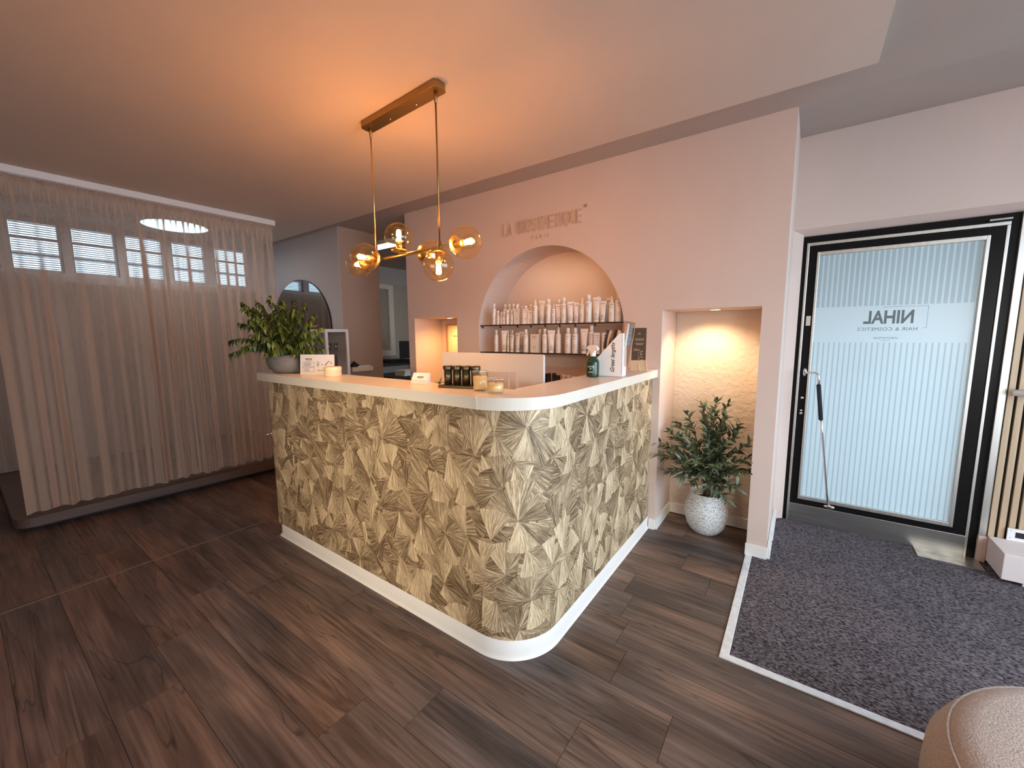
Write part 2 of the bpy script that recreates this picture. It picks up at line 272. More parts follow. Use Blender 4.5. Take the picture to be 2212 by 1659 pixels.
# ------------------------------------------------------------------ mesh helpers
class MB:
    def __init__(s): s.v = []; s.f = []; s.sm = []
    def add(s, vs, fs, smooth=False):
        k = len(s.v); s.v += [tuple(p) for p in vs]; s.f += [tuple(i+k for i in f) for f in fs]; s.sm += [smooth]*len(fs); return s
    def box(s, a, b, rz=0, piv=None):
        x0, y0, z0 = a; x1, y1, z1 = b
        vs = [(x0, y0, z0), (x1, y0, z0), (x1, y1, z0), (x0, y1, z0), (x0, y0, z1), (x1, y0, z1), (x1, y1, z1), (x0, y1, z1)]
        if rz:
            px, py = piv or ((x0+x1)/2, (y0+y1)/2); c, t = math.cos(rz), math.sin(rz)
            vs = [(px+(x-px)*c-(y-py)*t, py+(x-px)*t+(y-py)*c, z) for x, y, z in vs]
        return s.add(vs, [(0, 3, 2, 1), (4, 5, 6, 7), (0, 1, 5, 4), (1, 2, 6, 5), (2, 3, 7, 6), (3, 0, 4, 7)])
    def quad(s, *p): return s.add(p, [tuple(range(len(p)))])
    def lathe(s, prof, c=(0, 0, 0), n=20, smooth=True, rot=None, sx=1, sy=1, cap=True):
        vs = []; fs = []; k = len(prof)
        for i in range(n):
            a = 2*PI*i/n
            for r, z in prof: vs.append(Vector((r*math.cos(a)*sx, r*math.sin(a)*sy, z)))
        for i in range(n):
            j = (i+1) % n
            for t in range(k-1): fs.append((i*k+t, j*k+t, j*k+t+1, i*k+t+1))
        if cap:
            if prof[0][0] > 1e-6: fs.append(tuple(i*k for i in range(n-1, -1, -1)))
            if prof[-1][0] > 1e-6: fs.append(tuple(i*k+k-1 for i in range(n)))
        if rot is not None: vs = [rot @ v for v in vs]
        return s.add([(v[0]+c[0], v[1]+c[1], v[2]+c[2]) for v in vs], fs, smooth)
    def tube(s, pts, r, n=8, taper=None, smooth=True):
        pts = [Vector(p) for p in pts]; vs = []; fs = []; m = len(pts)
        for i, p in enumerate(pts):
            d = (pts[min(i+1, m-1)]-pts[max(i-1, 0)]).normalized()
            q = d.to_track_quat('Z', 'Y'); rr = r if taper is None else r*(1-(1-taper)*i/(m-1))
            for j in range(n):
                a = 2*PI*j/n; vs.append(p+q @ Vector((rr*math.cos(a), rr*math.sin(a), 0)))
        for i in range(m-1):
            for j in range(n):
                k = (j+1) % n; fs.append((i*n+j, i*n+k, (i+1)*n+k, (i+1)*n+j))
        fs.append(tuple(range(n-1, -1, -1))); fs.append(tuple((m-1)*n+j for j in range(n)))
        return s.add(vs, fs, smooth)
    def prism(s, poly, z0, z1, smooth_side=False):
        """poly: xy outline (ccw), extruded in z"""
        n = len(poly); vs = [(x, y, z0) for x, y in poly]+[(x, y, z1) for x, y in poly]
        tri = tessellate_polygon([[Vector((x, y, 0)) for x, y in poly]])
        s.add(vs, [tuple(t) for t in tri]+[(t[2]+n, t[1]+n, t[0]+n) for t in tri])
        s.add(vs, [(i, (i+1) % n, (i+1) % n+n, i+n) for i in range(n)], smooth_side)
        return s
    def build(s, name, m, parent=None, loc=None, rot=None, kind=None, bevel=0, solid=0, fix=True):
        me = bpy.data.meshes.new(name); me.from_pydata(s.v, [], s.f)
        for p, q in zip(me.polygons, s.sm): p.use_smooth = q
        if fix:
            bm = bmesh.new(); bm.from_mesh(me); bmesh.ops.remove_doubles(bm, verts=bm.verts, dist=1e-6)
            bmesh.ops.recalc_face_normals(bm, faces=bm.faces); bm.to_mesh(me); bm.free()
        me.materials.append(m); o = bpy.data.objects.new(name, me); S.collection.objects.link(o)
        if parent is not None: o.parent = parent
        if loc: o.location = loc
        if rot: o.rotation_euler = rot
        if kind or name == 'printed_text': o['kind'] = kind or 'stuff'
        if bevel:
            b = o.modifiers.new('b', 'BEVEL'); b.width = bevel; b.segments = 2; b.limit_method = 'ANGLE'
        return o
def thing(name, label, cat, loc=(0, 0, 0), rz=0, group=None):
    o = bpy.data.objects.new(name, None); S.collection.objects.link(o); o.empty_display_size = 0.05
    o.location = loc; o.rotation_euler = (0, 0, rz); tag(o, label, cat, group); return o
def tag(o, label, cat, group=None):
    o['label'] = label; o['category'] = cat
    if group: o['group'] = group
    return o
def struct(o): o['kind'] = 'structure'; return o
def arc(cx, cy, r, a0, a1, n): return [(cx+r*math.cos(math.radians(a0+(a1-a0)*i/n)), cy+r*math.sin(math.radians(a0+(a1-a0)*i/n))) for i in range(n+1)]
def text_mesh(txt, size, depth=0.002, sx=1.0, shear=0.0, spacing=1.0, off=0.0):
    c = bpy.data.curves.new('t', 'FONT'); c.body = txt; c.size = size; c.extrude = depth/2; c.align_x = 'LEFT'; c.shear = shear; c.resolution_u = 3; c.space_character = spacing; c.offset = off
    o = bpy.data.objects.new('t', c); S.collection.objects.link(o)
    bpy.context.view_layer.update()
    me = bpy.data.meshes.new_from_object(o.evaluated_get(bpy.context.evaluated_depsgraph_get()))
    bpy.data.objects.remove(o); bpy.data.curves.remove(c)
    for v in me.vertices: v.co.x *= sx
    return me
def text_obj(name, txt, width, height, m, parent, loc, rot, depth=0.002, shear=0.0, spacing=1.0, off=0.0):
    """lettering fitted to width x height, its lower left corner at the object's origin"""
    me = text_mesh(txt, 1.0, 0.0, 1.0, shear, spacing, off)
    xs = [v.co.x for v in me.vertices]; ys = [v.co.y for v in me.vertices]; x0, x1, y0, y1 = min(xs), max(xs), min(ys), max(ys)
    for v in me.vertices:
        v.co.x = (v.co.x-x0)/(x1-x0)*width; v.co.y = (v.co.y-y0)/(y1-y0)*height
    if depth:
        bm = bmesh.new(); bm.from_mesh(me); r = bmesh.ops.extrude_face_region(bm, geom=bm.faces[:])
        for g in r['geom']:
            if isinstance(g, bmesh.types.BMVert): g.co.z += depth
        bmesh.ops.recalc_face_normals(bm, faces=bm.faces); bm.to_mesh(me); bm.free()
    me.materials.append(m); o = bpy.data.objects.new(name, me); S.collection.objects.link(o)
    o.parent = parent; o.location = loc; o.rotation_euler = rot; return o

# ------------------------------------------------------------------ structure: shell
H1, H2 = 2.50, 2.545
b = MB(); b.box((-6.0, -2.0, -0.10), (2.3, 5.3, -0.006)); floor = struct(b.build('floor', m_plank))
# planks, rows along X; joint positions seen in the photo are kept
pitchp = 0.195; L = 1.28
known = {(2.155): -0.327, (2.35): -0.488, (1.57): -0.585, (0.595): -1.256, (0.40): -2.24, (0.205): -1.92, (1.18): -1.57, (0.985): -1.83}
plank_mesh = {}
for k in range(20):
    y1 = 2.74+2*pitchp-k*pitchp; y0 = y1-pitchp
    off = None
    for q, v in known.items():
        if abs(q-y0) < 0.03: off = v
    if off is None: off = R_.uniform(0, L)
    x = off-math.ceil((off+6.0)/L)*L
    while x < 0.95:
        a, c = max(x, -5.99), min(x+L, 1.0); x += L
        # the carpet bay is not planked
        if y0 >= 1.75 and c > -0.20: c = -0.20
        if y1 > 3.13: continue
        if c-a < 0.03: continue
        if y0 >= 2.72 and c < -0.8: continue
        ln = round(c-a, 3)
        if ln not in plank_mesh:
            g = 0.0008; t = MB(); t.box((g, g, -0.006), (ln-g, pitchp-g, 0.0)); o = t.build('plank', m_plank, floor); plank_mesh[ln] = o.data
        else:
            o = bpy.data.objects.new('plank', plank_mesh[ln]); S.collection.objects.link(o); o.parent = floor
        o.location = (a, y0, 0)
struct(MB().box((-3.16, -0.9, -0.002), (-3.148, 2.1, 0.0025)).build('trim_1', mat('transition_strip', (0.16, 0.12, 0.09), 0.5)))
# ceilings
struct(MB().box((-6.0, -2.0, H1), (0.188, 2.44, H2)).build('ceiling', m_ceil))
c = MB(); c.quad((-6, -2, H2), (-6, 5.3, H2), (2.3, 5.3, H2), (2.3, -2, H2)); c.quad((-6, -2, H2+.15), (-6, 5.3, H2+.15), (2.3, 5.3, H2+.15), (2.3, -2, H2+.15))
c = MB(); c.box((-6, -2, H2), (2.3, 2.75, H2+.12)); c.box((-6, 2.75, H2), (-0.3, 5.3, H2+.12))
c.add([(-.3, 2.75, H2), (2.3, 2.75, H2), (2.3, 3.5, 2.635), (-.3, 3.5, 2.635), (-.3, 2.75, H2+.12), (2.3, 2.75, H2+.12), (2.3, 3.5, H2+.15), (-.3, 3.5, H2+.15)],
      [(0, 3, 2, 1), (4, 5, 6, 7), (0, 1, 5, 4), (1, 2, 6, 5), (2, 3, 7, 6), (3, 0, 4, 7)])
struct(c.build('ceiling_upper', m_ceil2))

# back wall with three recesses
AX, AZ, AR = -1.6725, 1.375, 0.66; NB = 0.96
WY = 2.75
arch = [(AX-AR, NB)]+[(AX+AR, NB)]+arc(AX, AZ, AR, 0, 180, 40)
n1 = [(-0.756, 0.0), (-0.20, 0.0), (-0.20, 1.512), (-0.756, 1.512)]
n2 = [(-3.168, 0.80), (-2.59, 0.80), (-2.59, 1.528), (-3.168, 1.528)]
outer = [(-3.262, 0), (-0.756, 0), (-0.756, 1.512), (-0.20, 1.512), (-0.20, 0), (-0.095, 0), (-0.095, H2+.06), (-3.262, H2+.06)]
loops = [outer, arch[::-1], n2[::-1]]
w = MB(); tri = tessellate_polygon([[Vector((x, z, 0)) for x, z in lp] for lp in loops]); flat = [p for lp in loops for p in lp]
w.add([(x, WY, z) for x, z in flat], [tuple(t) for t in tri])
def recess(w, poly, y0, y1, open_bottom=False):
    n = len(poly)
    for i in range(n):
        a, c_ = poly[i], poly[(i+1) % n]
        if open_bottom and a[1] == 0 and c_[1] == 0: continue
        w.add([(a[0], y0, a[1]), (c_[0], y0, c_[1]), (c_[0], y1, c_[1]), (a[0], y1, a[1])], [(0, 1, 2, 3)], n > 8 and i > 1)
    tt = tessellate_polygon([[Vector((x, z, 0)) for x, z in poly]])
    w.add([(x, y1, z) for x, z in poly], [tuple(t) for t in tt])
recess(w, arch, WY, 3.08); recess(w, n2, WY, 3.11)
recess(w, n1, WY, 3.12, True)
w.quad((-0.095, WY, 0), (-0.095, 3.45, 0), (-0.095, 3.45, 2.64), (-0.095, WY, 2.64))
w.quad((-3.262, WY, 0), (-3.262, 3.5, 0), (-3.262, 3.5, 2.6), (-3.262, WY, 2.6))
w.quad((-3.262, 3.5, 0), (-0.095, 3.5, 0), (-0.095, 3.5, 2.64), (-3.262, 3.5, 2.6))
wb = struct(w.build('wall_back', m_wall, fix=False))
MB().quad((-0.755, 3.118, 0), (-0.201, 3.118, 0), (-0.201, 3.118, 1.511), (-0.755, 3.118, 1.511)).build('plaster_panel', m_plaster, wb)
# entrance wall round the door
e = MB()
e.box((-0.095, 3.40, 2.04), (2.3, 3.60, 2.66)); e.box((0.96, 3.47, 0), (2.3, 3.60, 2.04))
e.add([(-.095, 3.40, 2.04), (2.3, 3.40, 2.04), (2.3, 3.47, 1.998), (-.095, 3.47, 1.998)], [(0, 1, 2, 3)])
e.add([(-.095, 3.40, 0), (-.036, 3.45, 0), (-.036, 3.45, 2.02), (-.095, 3.40, 2.04)], [(0, 1, 2, 3)])
e.box((-.2, 3.46, 0), (-.036, 3.60, 2.1))
struct(e.build('wall_entrance', m_wall, fix=False))
# grey wall behind the platform with its taupe return
struct(MB().box((-6.0, 2.60, 0), (-4.187, 2.72, H2)).build('wall_side', m_bluewall))
g = MB(); g.box((-4.30, 2.605, 0), (-4.183, 3.105, H2)); struct(g.build('wall_return', m_brown))
# left wall with window openings
WX = -6.0
def wall_holes_x(name, x, y0, y1, z0, z1, holes, m, thick):
    ys = sorted({y0, y1}|{h[0] for h in holes}|{h[1] for h in holes}); zs = sorted({z0, z1}|{h[2] for h in holes}|{h[3] for h in holes})
    b = MB()
    for i in range(len(ys)-1):
        for j in range(len(zs)-1):
            cy, cz = (ys[i]+ys[i+1])/2, (zs[j]+zs[j+1])/2
            if any(h[0] < cy < h[1] and h[2] < cz < h[3] for h in holes): continue
            b.box((min(x, x+thick), ys[i], zs[j]), (max(x, x+thick), ys[i+1], zs[j+1]))
    return struct(b.build(name, m, fix=False))
LW = [(0.02, 0.36), (0.42, 0.76), (0.82, 1.16), (1.22, 1.56), (1.62, 1.96), (2.04, 2.42)]
wall_holes_x('wall_left', WX, -2.0, 5.3, 0, H2+.1, [(a, c, 2.0, 2.47) for a, c in LW]+[(4.0, 4.72, 1.0, 2.24)], m_bluewall, -0.15)
wall_holes_x('wall_right', 2.3, -2.0, 3.6, 0, H2+.2, [(-0.4, 3.0, 0.5, 2.35)], m_wall, 0.15)
struct(MB().box((-6.0, -2.12, 0), (2.3, -2.0, H2+.1)).build('wall_front', m_wall))
struct(MB().box((-6.0, 5.3, 0), (2.3, 5.42, H2+.1)).build('wall_far', m_wall))
# high windows behind the curtain: frame, mullions and blind slats
for k, (a, c_) in enumerate(LW):
    f = MB(); x0, x1 = WX-.07, WX-.03
    f.box((x0, a, 2.0), (x1, a+.02, 2.47)); f.box((x0, c_-.02, 2.0), (x1, c_, 2.47)); f.box((x0, a+.02, 2.0), (x1, c_-.02, 2.02)); f.box((x0, a+.02, 2.45), (x1, c_-.02, 2.47))
    for zz in (2.145, 2.295): f.box((x0, a+.02, zz), (x1, c_-.02, zz+.022))
    wn = struct(f.build('window_%d' % (k+1), m_bluewall))
    sl = None
    for q in range(21):
        zz = 2.03+q*0.0203
        if sl is None:
            sm_ = MB(); sm_.box((-0.008, a+.021, -0.0035), (0.008, c_-.021, 0.0035)); o = sm_.build('blind_slat', m_blind, wn); sl = o.data
        else:
            o = bpy.data.objects.new('blind_slat', sl); S.collection.objects.link(o); o.parent = wn
        o.location = (WX-.02, 0, zz)
    MB().box((WX-.06, a+.02, 2.02), (WX-.056, c_-.02, 2.45)).build('pane', thin_glass('window_glass', (.7, .75, .76)), wn)
# back room window with roller shutter
f = MB(); x0, x1 = WX+.0, WX+.05
f.box((x0, 4.0, 1.0), (x1, 4.08, 2.24)); f.box((x0, 4.60, 1.0), (x1, 4.70, 2.24)); f.box((x0, 4.08, 1.0), (x1, 4.60, 1.10)); f.box((x0, 4.08, 2.16), (x1, 4.60, 2.24))
wn = struct(f.build('window_7', m_grille))
MB().box((WX-.06, 4.0, 1.0), (WX-.03, 4.7, 2.24)).build('shutter_backing', m_blindw, wn)  # added sheet that keeps sky light out of the slat gaps
for q in range(24):
    zz = 1.10+q*0.0445; t = MB(); t.box((WX-.02, 4.08, zz), (WX-.005, 4.60, zz+.041)); t.build('shutter_slat', m_blindw, wn)
t = MB(); t.box((WX+.002, 4.70, 0.98), (WX+.03, 5.05, 2.26)); struct(t.build('trim_2', mat('pipe_casing', (0.50, 0.42, 0.33), .6)))

# skirtings
def skirt(name, pts, h=0.075, t=0.008, m=None):
    b = MB()
    for p, q in zip(pts[:-1], pts[1:]):
        d = (Vector(q)-Vector(p)).normalized(); nrm = Vector((d.y, -d.x))*t
        a, c_ = Vector(p), Vector(q)
        b.add([(a.x, a.y, 0), (c_.x, c_.y, 0), (c_.x, c_.y, h), (a.x, a.y, h), (a.x+nrm.x*1.8, a.y+nrm.y*1.8, 0), (c_.x+nrm.x*1.8, c_.y+nrm.y*1.8, 0), (c_.x+nrm.x, c_.y+nrm.y, h), (a.x+nrm.x, a.y+nrm.y, h)],
              [(0, 3, 2, 1), (4, 5, 6, 7), (3, 7, 6, 2), (0, 1, 5, 4), (0, 4, 7, 3), (1, 2, 6, 5)])
    return struct(b.build(name, m or m_skirt))
skirt('baseboard_niche', [(-0.797, 2.75), (-0.756, 2.75), (-0.756, 3.12), (-0.20, 3.12), (-0.20, 2.75), (-0.093, 2.75), (-0.093, 2.95)][0:3], 0.072)
skirt('baseboard_niche', [(-0.756, 3.118), (-0.20, 3.118)], 0.072)
skirt('baseboard_pillar', [(-0.205, 2.75), (-0.092, 2.75), (-0.092, 2.98)], 0.072, 0.010)
b = MB(); b.prism([(-0.094, 3.02), (-0.072, 3.02), (-0.072, 3.39), (-0.094, 3.39)], 0.0, 0.085); struct(b.build('baseboard_entrance', m_white, bevel=0.004))

# carpet bay, its metal edging
tag(MB().box((-0.165, 1.785, -0.004), (2.29, 3.45, 0.004)).build('entrance_carpet', m_carpet), 'dark ribbed entrance carpet lying before the glass door', 'carpet')
t = MB(); t.prism([(-0.200, 1.760), (-0.165, 1.795), (-0.165, 2.745), (-0.200, 2.745)], 0.0, 0.007); struct(t.build('trim_3', m_strip, bevel=0.002))
t = MB(); t.prism([(-0.200, 1.760), (2.29, 1.760), (2.29, 1.795), (-0.165, 1.795)], 0.0, 0.007); struct(t.build('trim_4', m_strip, bevel=0.002))

# ------------------------------------------------------------------ door
door = struct(MB().box((-0.036, 3.455, 1.955), (0.921, 3.50, 1.998)).box((-0.036, 3.455, 0), (-0.014, 3.50, 1.955)).box((0.886, 3.455, 0), (0.921, 3.50, 1.955)).build('door_1', m_black))
def dpart(name, m, *boxes, bev=0.002):
    t = MB()
    for bx in boxes: t.box(*bx)
    return t.build(name, m, door, bevel=bev)
dpart('frame_strip', m_alu, ((-0.014, 3.448, 0.0), (0.000, 3.50, 1.955))); dpart('frame_strip', m_alu, ((0.872, 3.448, 0.0), (0.886, 3.50, 1.935))); dpart('frame_strip', m_alu, ((0.000, 3.448, 1.935), (0.886, 3.50, 1.955)))
dpart('stile', m_black, ((0.001, 3.452, 0.005), (0.047, 3.49, 1.934))); dpart('stile', m_black, ((0.815, 3.452, 0.005), (0.871, 3.49, 1.934)))
dpart('rail', m_black, ((0.047, 3.452, 1.888), (0.815, 3.49, 1.934))); dpart('rail', m_black, ((0.047, 3.452, 0.137), (0.815, 3.49, 0.178)))
dpart('glazing_bead', m_alu, ((0.045, 3.442, 0.176), (0.059, 3.47, 1.89))); dpart('glazing_bead', m_alu, ((0.800, 3.442, 0.176), (0.816, 3.47, 1.89)))
dpart('glazing_bead', m_alu, ((0.059, 3.442, 1.866), (0.800, 3.47, 1.89))); dpart('glazing_bead', m_alu, ((0.059, 3.442, 0.176), (0.800, 3.47, 0.20)))
dpart('kick_plate', m_alud, ((-0.002, 3.444, 0.004), (0.874, 3.458, 0.137)))
MB().quad((0.057, 3.465, 0.195), (0.802, 3.465, 0.195), (0.802, 3.465, 1.868), (0.057, 3.465, 1.868)).build('glass_pane', m_pane, door, fix=False)
# frosted strips above and below the lettering band
for (z0, z1) in ((0.20, 1.292), (1.524, 1.866)):
    for k in range(27):
        x = 0.0610+k*0.0274; wd = 0.0080 if z0 < 1 else 0.0175
        t = MB(); t.quad((x, 3.4612, z0), (min(x+wd, 0.7995), 3.4612, z0), (min(x+wd, 0.7995), 3.4612, z1), (x, 3.4612, z1)); t.build('frosted_strip', m_frost, door)
m_doorink = mat('door_lettering', (0.13, 0.16, 0.16), 0.5)
def dtext(s, xr, xl, z, h, sp=1.0):   # mirrored: it is written for the street side
    return text_obj('lettering', s, xr-xl, h, m_doorink, door, (xr, 3.459, z), (math.radians(90), 0, PI), 0.0, 0, sp, 0.028 if s == 'NIHAL' else 0.0)
for s, xr, xl, z, h, sp in (('NIHAL', 0.545, 0.312, 1.410, 0.083, 1.0), ('HAIR & COSMETICS', 0.566, 0.286, 1.366, 0.021, 1.1), ('LA BIOSTHETIQUE\u00ae', 0.484, 0.368, 1.312, 0.015, 1.0), ('PARIS', 0.443, 0.408, 1.302, 0.006, 1.4)):
    o = dtext(s, xr, xl, z, h, sp)
    o.rotation_euler = (math.radians(90), 0, PI)
dpart('lettering_line', m_doorink, ((0.400, 3.4585, 1.513), (0.605, 3.459, 1.5145)), ((0.6035, 3.4585, 1.381), (0.605, 3.459, 1.513)), ((0.588, 3.4585, 1.381), (0.6035, 3.459, 1.3825)), bev=0)
# handle: rose, bent lever running down as a push bar with black grip, foot plate
hd = MB(); hd.lathe([(0, 0), (.011, 0), (.011, .006), (0, .006)], (0.029, 3.4515, 1.085), 16, rot=Matrix.Rotation(math.radians(90), 3, 'X'), sy=2.6)
handle = hd.build('door_handle', m_chrome, door)
t = MB(); t.tube([(0.029, 3.448, 1.088), (0.029, 3.385, 1.088)], 0.007, 10); t.tube([(0.026, 3.385, 1.088), (0.05, 3.372, 1.089), (0.085, 3.366, 1.089), (0.101, 3.364, 1.078), (0.106, 3.363, 1.055), (0.109, 3.363, 1.0)], 0.0075, 10)
t.tube([(0.135, 3.363, .80), (0.150, 3.375, .68), (0.205, 3.43, .26), (0.222, 3.445, .163)], 0.0070, 10); t.tube([(0.219, 3.443, .168), (0.234, 3.44, .158)], 0.010, 8); t.build('push_bar', m_chrome, handle)
MB().tube([(0.108, 3.363, 1.012), (0.136, 3.363, .775)], 0.0125, 12).build('grip', m_blackm, handle)
t = MB(); t.lathe([(0, 0), (.012, 0), (.012, .005), (0, .005)], (0.226, 3.4515, 0.155), 16, rot=Matrix.Rotation(math.radians(90), 3, 'X'), sx=2.6); t.build('foot_plate', m_chrome, handle)
for zz, r in ((0.905, .010), (0.815, .008), (0.795, .010)):
    MB().lathe([(0, 0), (r, 0), (r*.8, .005), (0, .005)], (0.025, 3.452, zz), 14, rot=Matrix.Rotation(math.radians(90), 3, 'X')).build('lock_rose', m_chrome, door)
MB().box((0.012, 3.449, 1.405), (0.037, 3.453, 1.47)).build('tape_patch', m_alu, door)
# hinge hardware in the upper right corner
dpart('closer_arm', m_alud, ((0.80, 3.43, 1.962), (0.885, 3.45, 1.972)), bev=.001)
# threshold plate of worn steel by the hinge side
struct(MB().box((0.655, 3.30, 0.004), (0.93, 3.452, 0.009)).build('trim_5', mat('worn_threshold_steel', (0.50, 0.47, 0.42), 0.35, .8, noise=(14, .35, (1, 1, 1)))))
# aluminium jamb profile and slat wall
j = MB(); j.box((0.922, 3.44, 0.16), (0.948, 3.475, 2.0)); j.box((0.9495, 3.452, 0.16), (0.957, 3.475, 2.0)); struct(j.build('trim_6', m_alu, bevel=.002))
sw = tag(MB().box((0.958, 3.462, 0.16), (2.28, 3.472, 2.02)).build('slat_panel', m_blackm), 'oak slat panel on black felt right of the glass door', 'wall panel')
sl = None
for k in range(35):
    x = 0.9605+k*0.0372
    if sl is None: o = MB().box((0, 3.447, 0.16), (0.025, 3.4625, 2.02)).build('slat', m_oak, sw, bevel=.0015); sl = o.data
    else:
        o = bpy.data.objects.new('slat', sl); S.collection.objects.link(o); o.parent = sw; q = o.modifiers.new('b', 'BEVEL'); q.width = .0015; q.segments = 2
    o.location.x = x
bn = MB(); bn.box((0.960, 3.20, 0.022), (2.2, 3.44, 0.168)); tag(bn.build('low_bench', mat('pinkish_board', (0.72, 0.62, 0.58), 0.6), bevel=.003), 'low boxed-in pale pink bench below the oak slats', 'bench')
struct(MB().box((0.923, 3.43, 0.004), (0.958, 3.47, 0.158)).build('trim_7', mat('pink_wall_foot', (0.66, 0.52, 0.46), 0.7)))
struct(MB().box((1.04, 3.21, 0.004), (2.2, 3.26, 0.021)).build('trim_8', m_strip))
vt = thing('vent_cover', 'white metal vent cover with dark slot standing on the pink bench', 'vent', (1.028, 3.43, 0.169))
MB().box((0, 0, 0), (0.03, 0.008, 0.07)).box((0.03, 0, 0), (0.8, 0.008, 0.018)).box((0.03, 0, 0.052), (0.8, 0.008, 0.07)).box((0.8, 0, 0), (0.83, 0.008, 0.07)).build('frame', m_white, vt)
MB().box((0.03, 0.005, 0.018), (0.8, 0.008, 0.052)).build('slot', m_blackm, vt)
for xz in ((0.010, .014), (0.010, .055)): MB().box((xz[0], -0.001, xz[1]), (xz[0]+.005, 0.001, xz[1]+.004)).build('screw', m_alud, vt)
pb = thing('wall_rail', 'short white tubular rail fixed in front of the oak slats', 'rail', (0.95, 3.40, 1.02))
MB().tube([(0.012, 0, 0), (1.2, 0, 0)], 0.018, 14).build('tube', m_white, pb); MB().tube([(0.3, 0, 0), (0.3, 0.05, 0)], 0.008, 8).build('bracket', m_white, pb)
# street outside: pavement and an added board that shades the upper door glass
st = MB(); st.box((-4, 3.7, -0.12), (8, 12, -0.02)); st.box((2.6, -6, -0.12), (9, 3.7, -0.02)); tag(st.build('street_pavement', mat('pavement', (0.42, 0.43, 0.44), 0.9)), 'grey pavement of the street outside the door', 'pavement')
tag(MB().box((-0.6, 3.62, 2.06), (1.7, 4.35, 2.14)).build('door_shade_board', mat('shade_board', (0.16, 0.16, 0.17), 0.8)), 'dark unseen board added to shade the top of the door glass', 'canopy')

# ------------------------------------------------------------------ platform and curtains
pl = thing('platform', 'low dark wooden platform on a recessed black base, under the long curtain', 'platform', (-5.1, 1.4, 0))
def rnd(poly_pts): return poly_pts
pp = [(-5.98, 0.14)]+[(-4.40, 0.14)]+arc(-4.38, 0.23, 0.085, -90, 0, 6)[1:]+[(-4.215, 2.02), (-4.215, 2.25), (-5.98, 2.25)]
MB().prism([(x+5.1, y-1.4) for x, y in pp], 0.045, 0.112).build('deck', m_laminate, pl)
MB().prism([(-0.86, -1.17), (0.70, -1.17), (0.80, .84), (-0.86, .84)], 0.0, 0.045).build('plinth', m_blackm, pl)

def curtain_mesh(y0, y1, x0, z0, z1, amp, seed, ny=420, nz=26, lean=0.0):
    rg = random.Random(seed); comp = [(rg.uniform(48, 84), rg.uniform(0, 6.3), rg.uniform(.35, .6)) for _ in range(3)]+[(rg.uniform(16, 34), rg.uniform(0, 6.3), rg.uniform(.5, .9)) for _ in range(3)]
    vs = []; fs = []
    for i in range(ny+1):
        u = i/ny
        for j in range(nz+1):
            t = j/nz; z = z1+(z0-z1)*t
            g = 0.25+0.75*min(1, t*2.2)           # folds open out below the heading
            y = y0+(y1-y0)*u + 0.010*math.sin(u*(y1-y0)*22+seed)*t
            s = 0
            for f_, ph, a_ in comp: s += a_*math.sin(f_*y+ph+0.5*math.sin(2.1*t+ph))*(1.0 if f_ > 30 else g)
            hf = math.exp(-((t-.012)/.030)**2)*0.0
            x = x0+amp*s*g*(0.55+0.45*t)+ (0.006*math.sin(150*y)*(math.exp(-t*18)))
            zz = z + (0.006*math.sin(31*y+seed)+0.004*math.sin(83*y) if j == nz else 0)
            vs.append((x, y, zz))
    for i in range(ny):
        for j in range(nz):
            a = i*(nz+1)+j; fs.append((a, a+nz+1, a+nz+2, a+1))
    return vs, fs
rail = tag(MB().box((-4.405, -0.9, H1-.050), (-4.335, 2.025, H1-.0005)).build('curtain_rail', m_white, bevel=.003), 'long white curtain rail mounted on the ceiling at the left', 'curtain rail')
cu = thing('sheer_curtain', 'long sheer beige curtain with deep folds hanging over the wooden platform edge', 'curtain', (0, 0, 0))
for (a, c_, sd, xx) in ((0.20, 1.12, 3, -4.366), (1.09, 2.005, 8, -4.372)):
    b = MB(); v, f_ = curtain_mesh(a, c_, xx, 0.126, H1-.0525, 0.024, sd); b.add(v, f_, True); b.build('fabric_panel', m_curtain, cu, fix=False)
hb = MB()
v, f_ = curtain_mesh(0.20, 2.005, -4.368, H1-.085, H1-.053, 0.006, 5, 420, 3); hb.add(v, f_, True); hb.build('heading_tape', mat('curtain_heading', (0.40, 0.29, 0.23), .9), cu, fix=False)
b = MB(); v, f_ = curtain_mesh(-0.6, 0.14, -5.75, 0.03, H1-.01, 0.014, 21, 160, 12); b.add(v, f_, True); tag(b.build('side_curtain', m_curtain, fix=False), 'second sheer curtain beyond the platform at the far left edge', 'curtain')
b = MB(); v, f_ = curtain_mesh(0.16, 2.5, -5.93, 0.13, 1.96, 0.010, 31, 260, 12); b.add(v, f_, True); tag(b.build('window_curtain', m_curtain, fix=False), 'sheer curtain along the window wall behind the platform', 'curtain')
dl = thing('round_ceiling_light', 'round ceiling light glowing behind the sheer curtain', 'ceiling light', (-5.2, 1.46, H1))
MB().lathe([(0, -.035), (.27, -.035), (.28, -.03), (.28, 0), (0, 0)], n=40).build('housing', m_white, dl); MB().lathe([(0, -.037), (.262, -.037), (.262, -.0355)], n=40).build('diffuser', m_disc, dl)

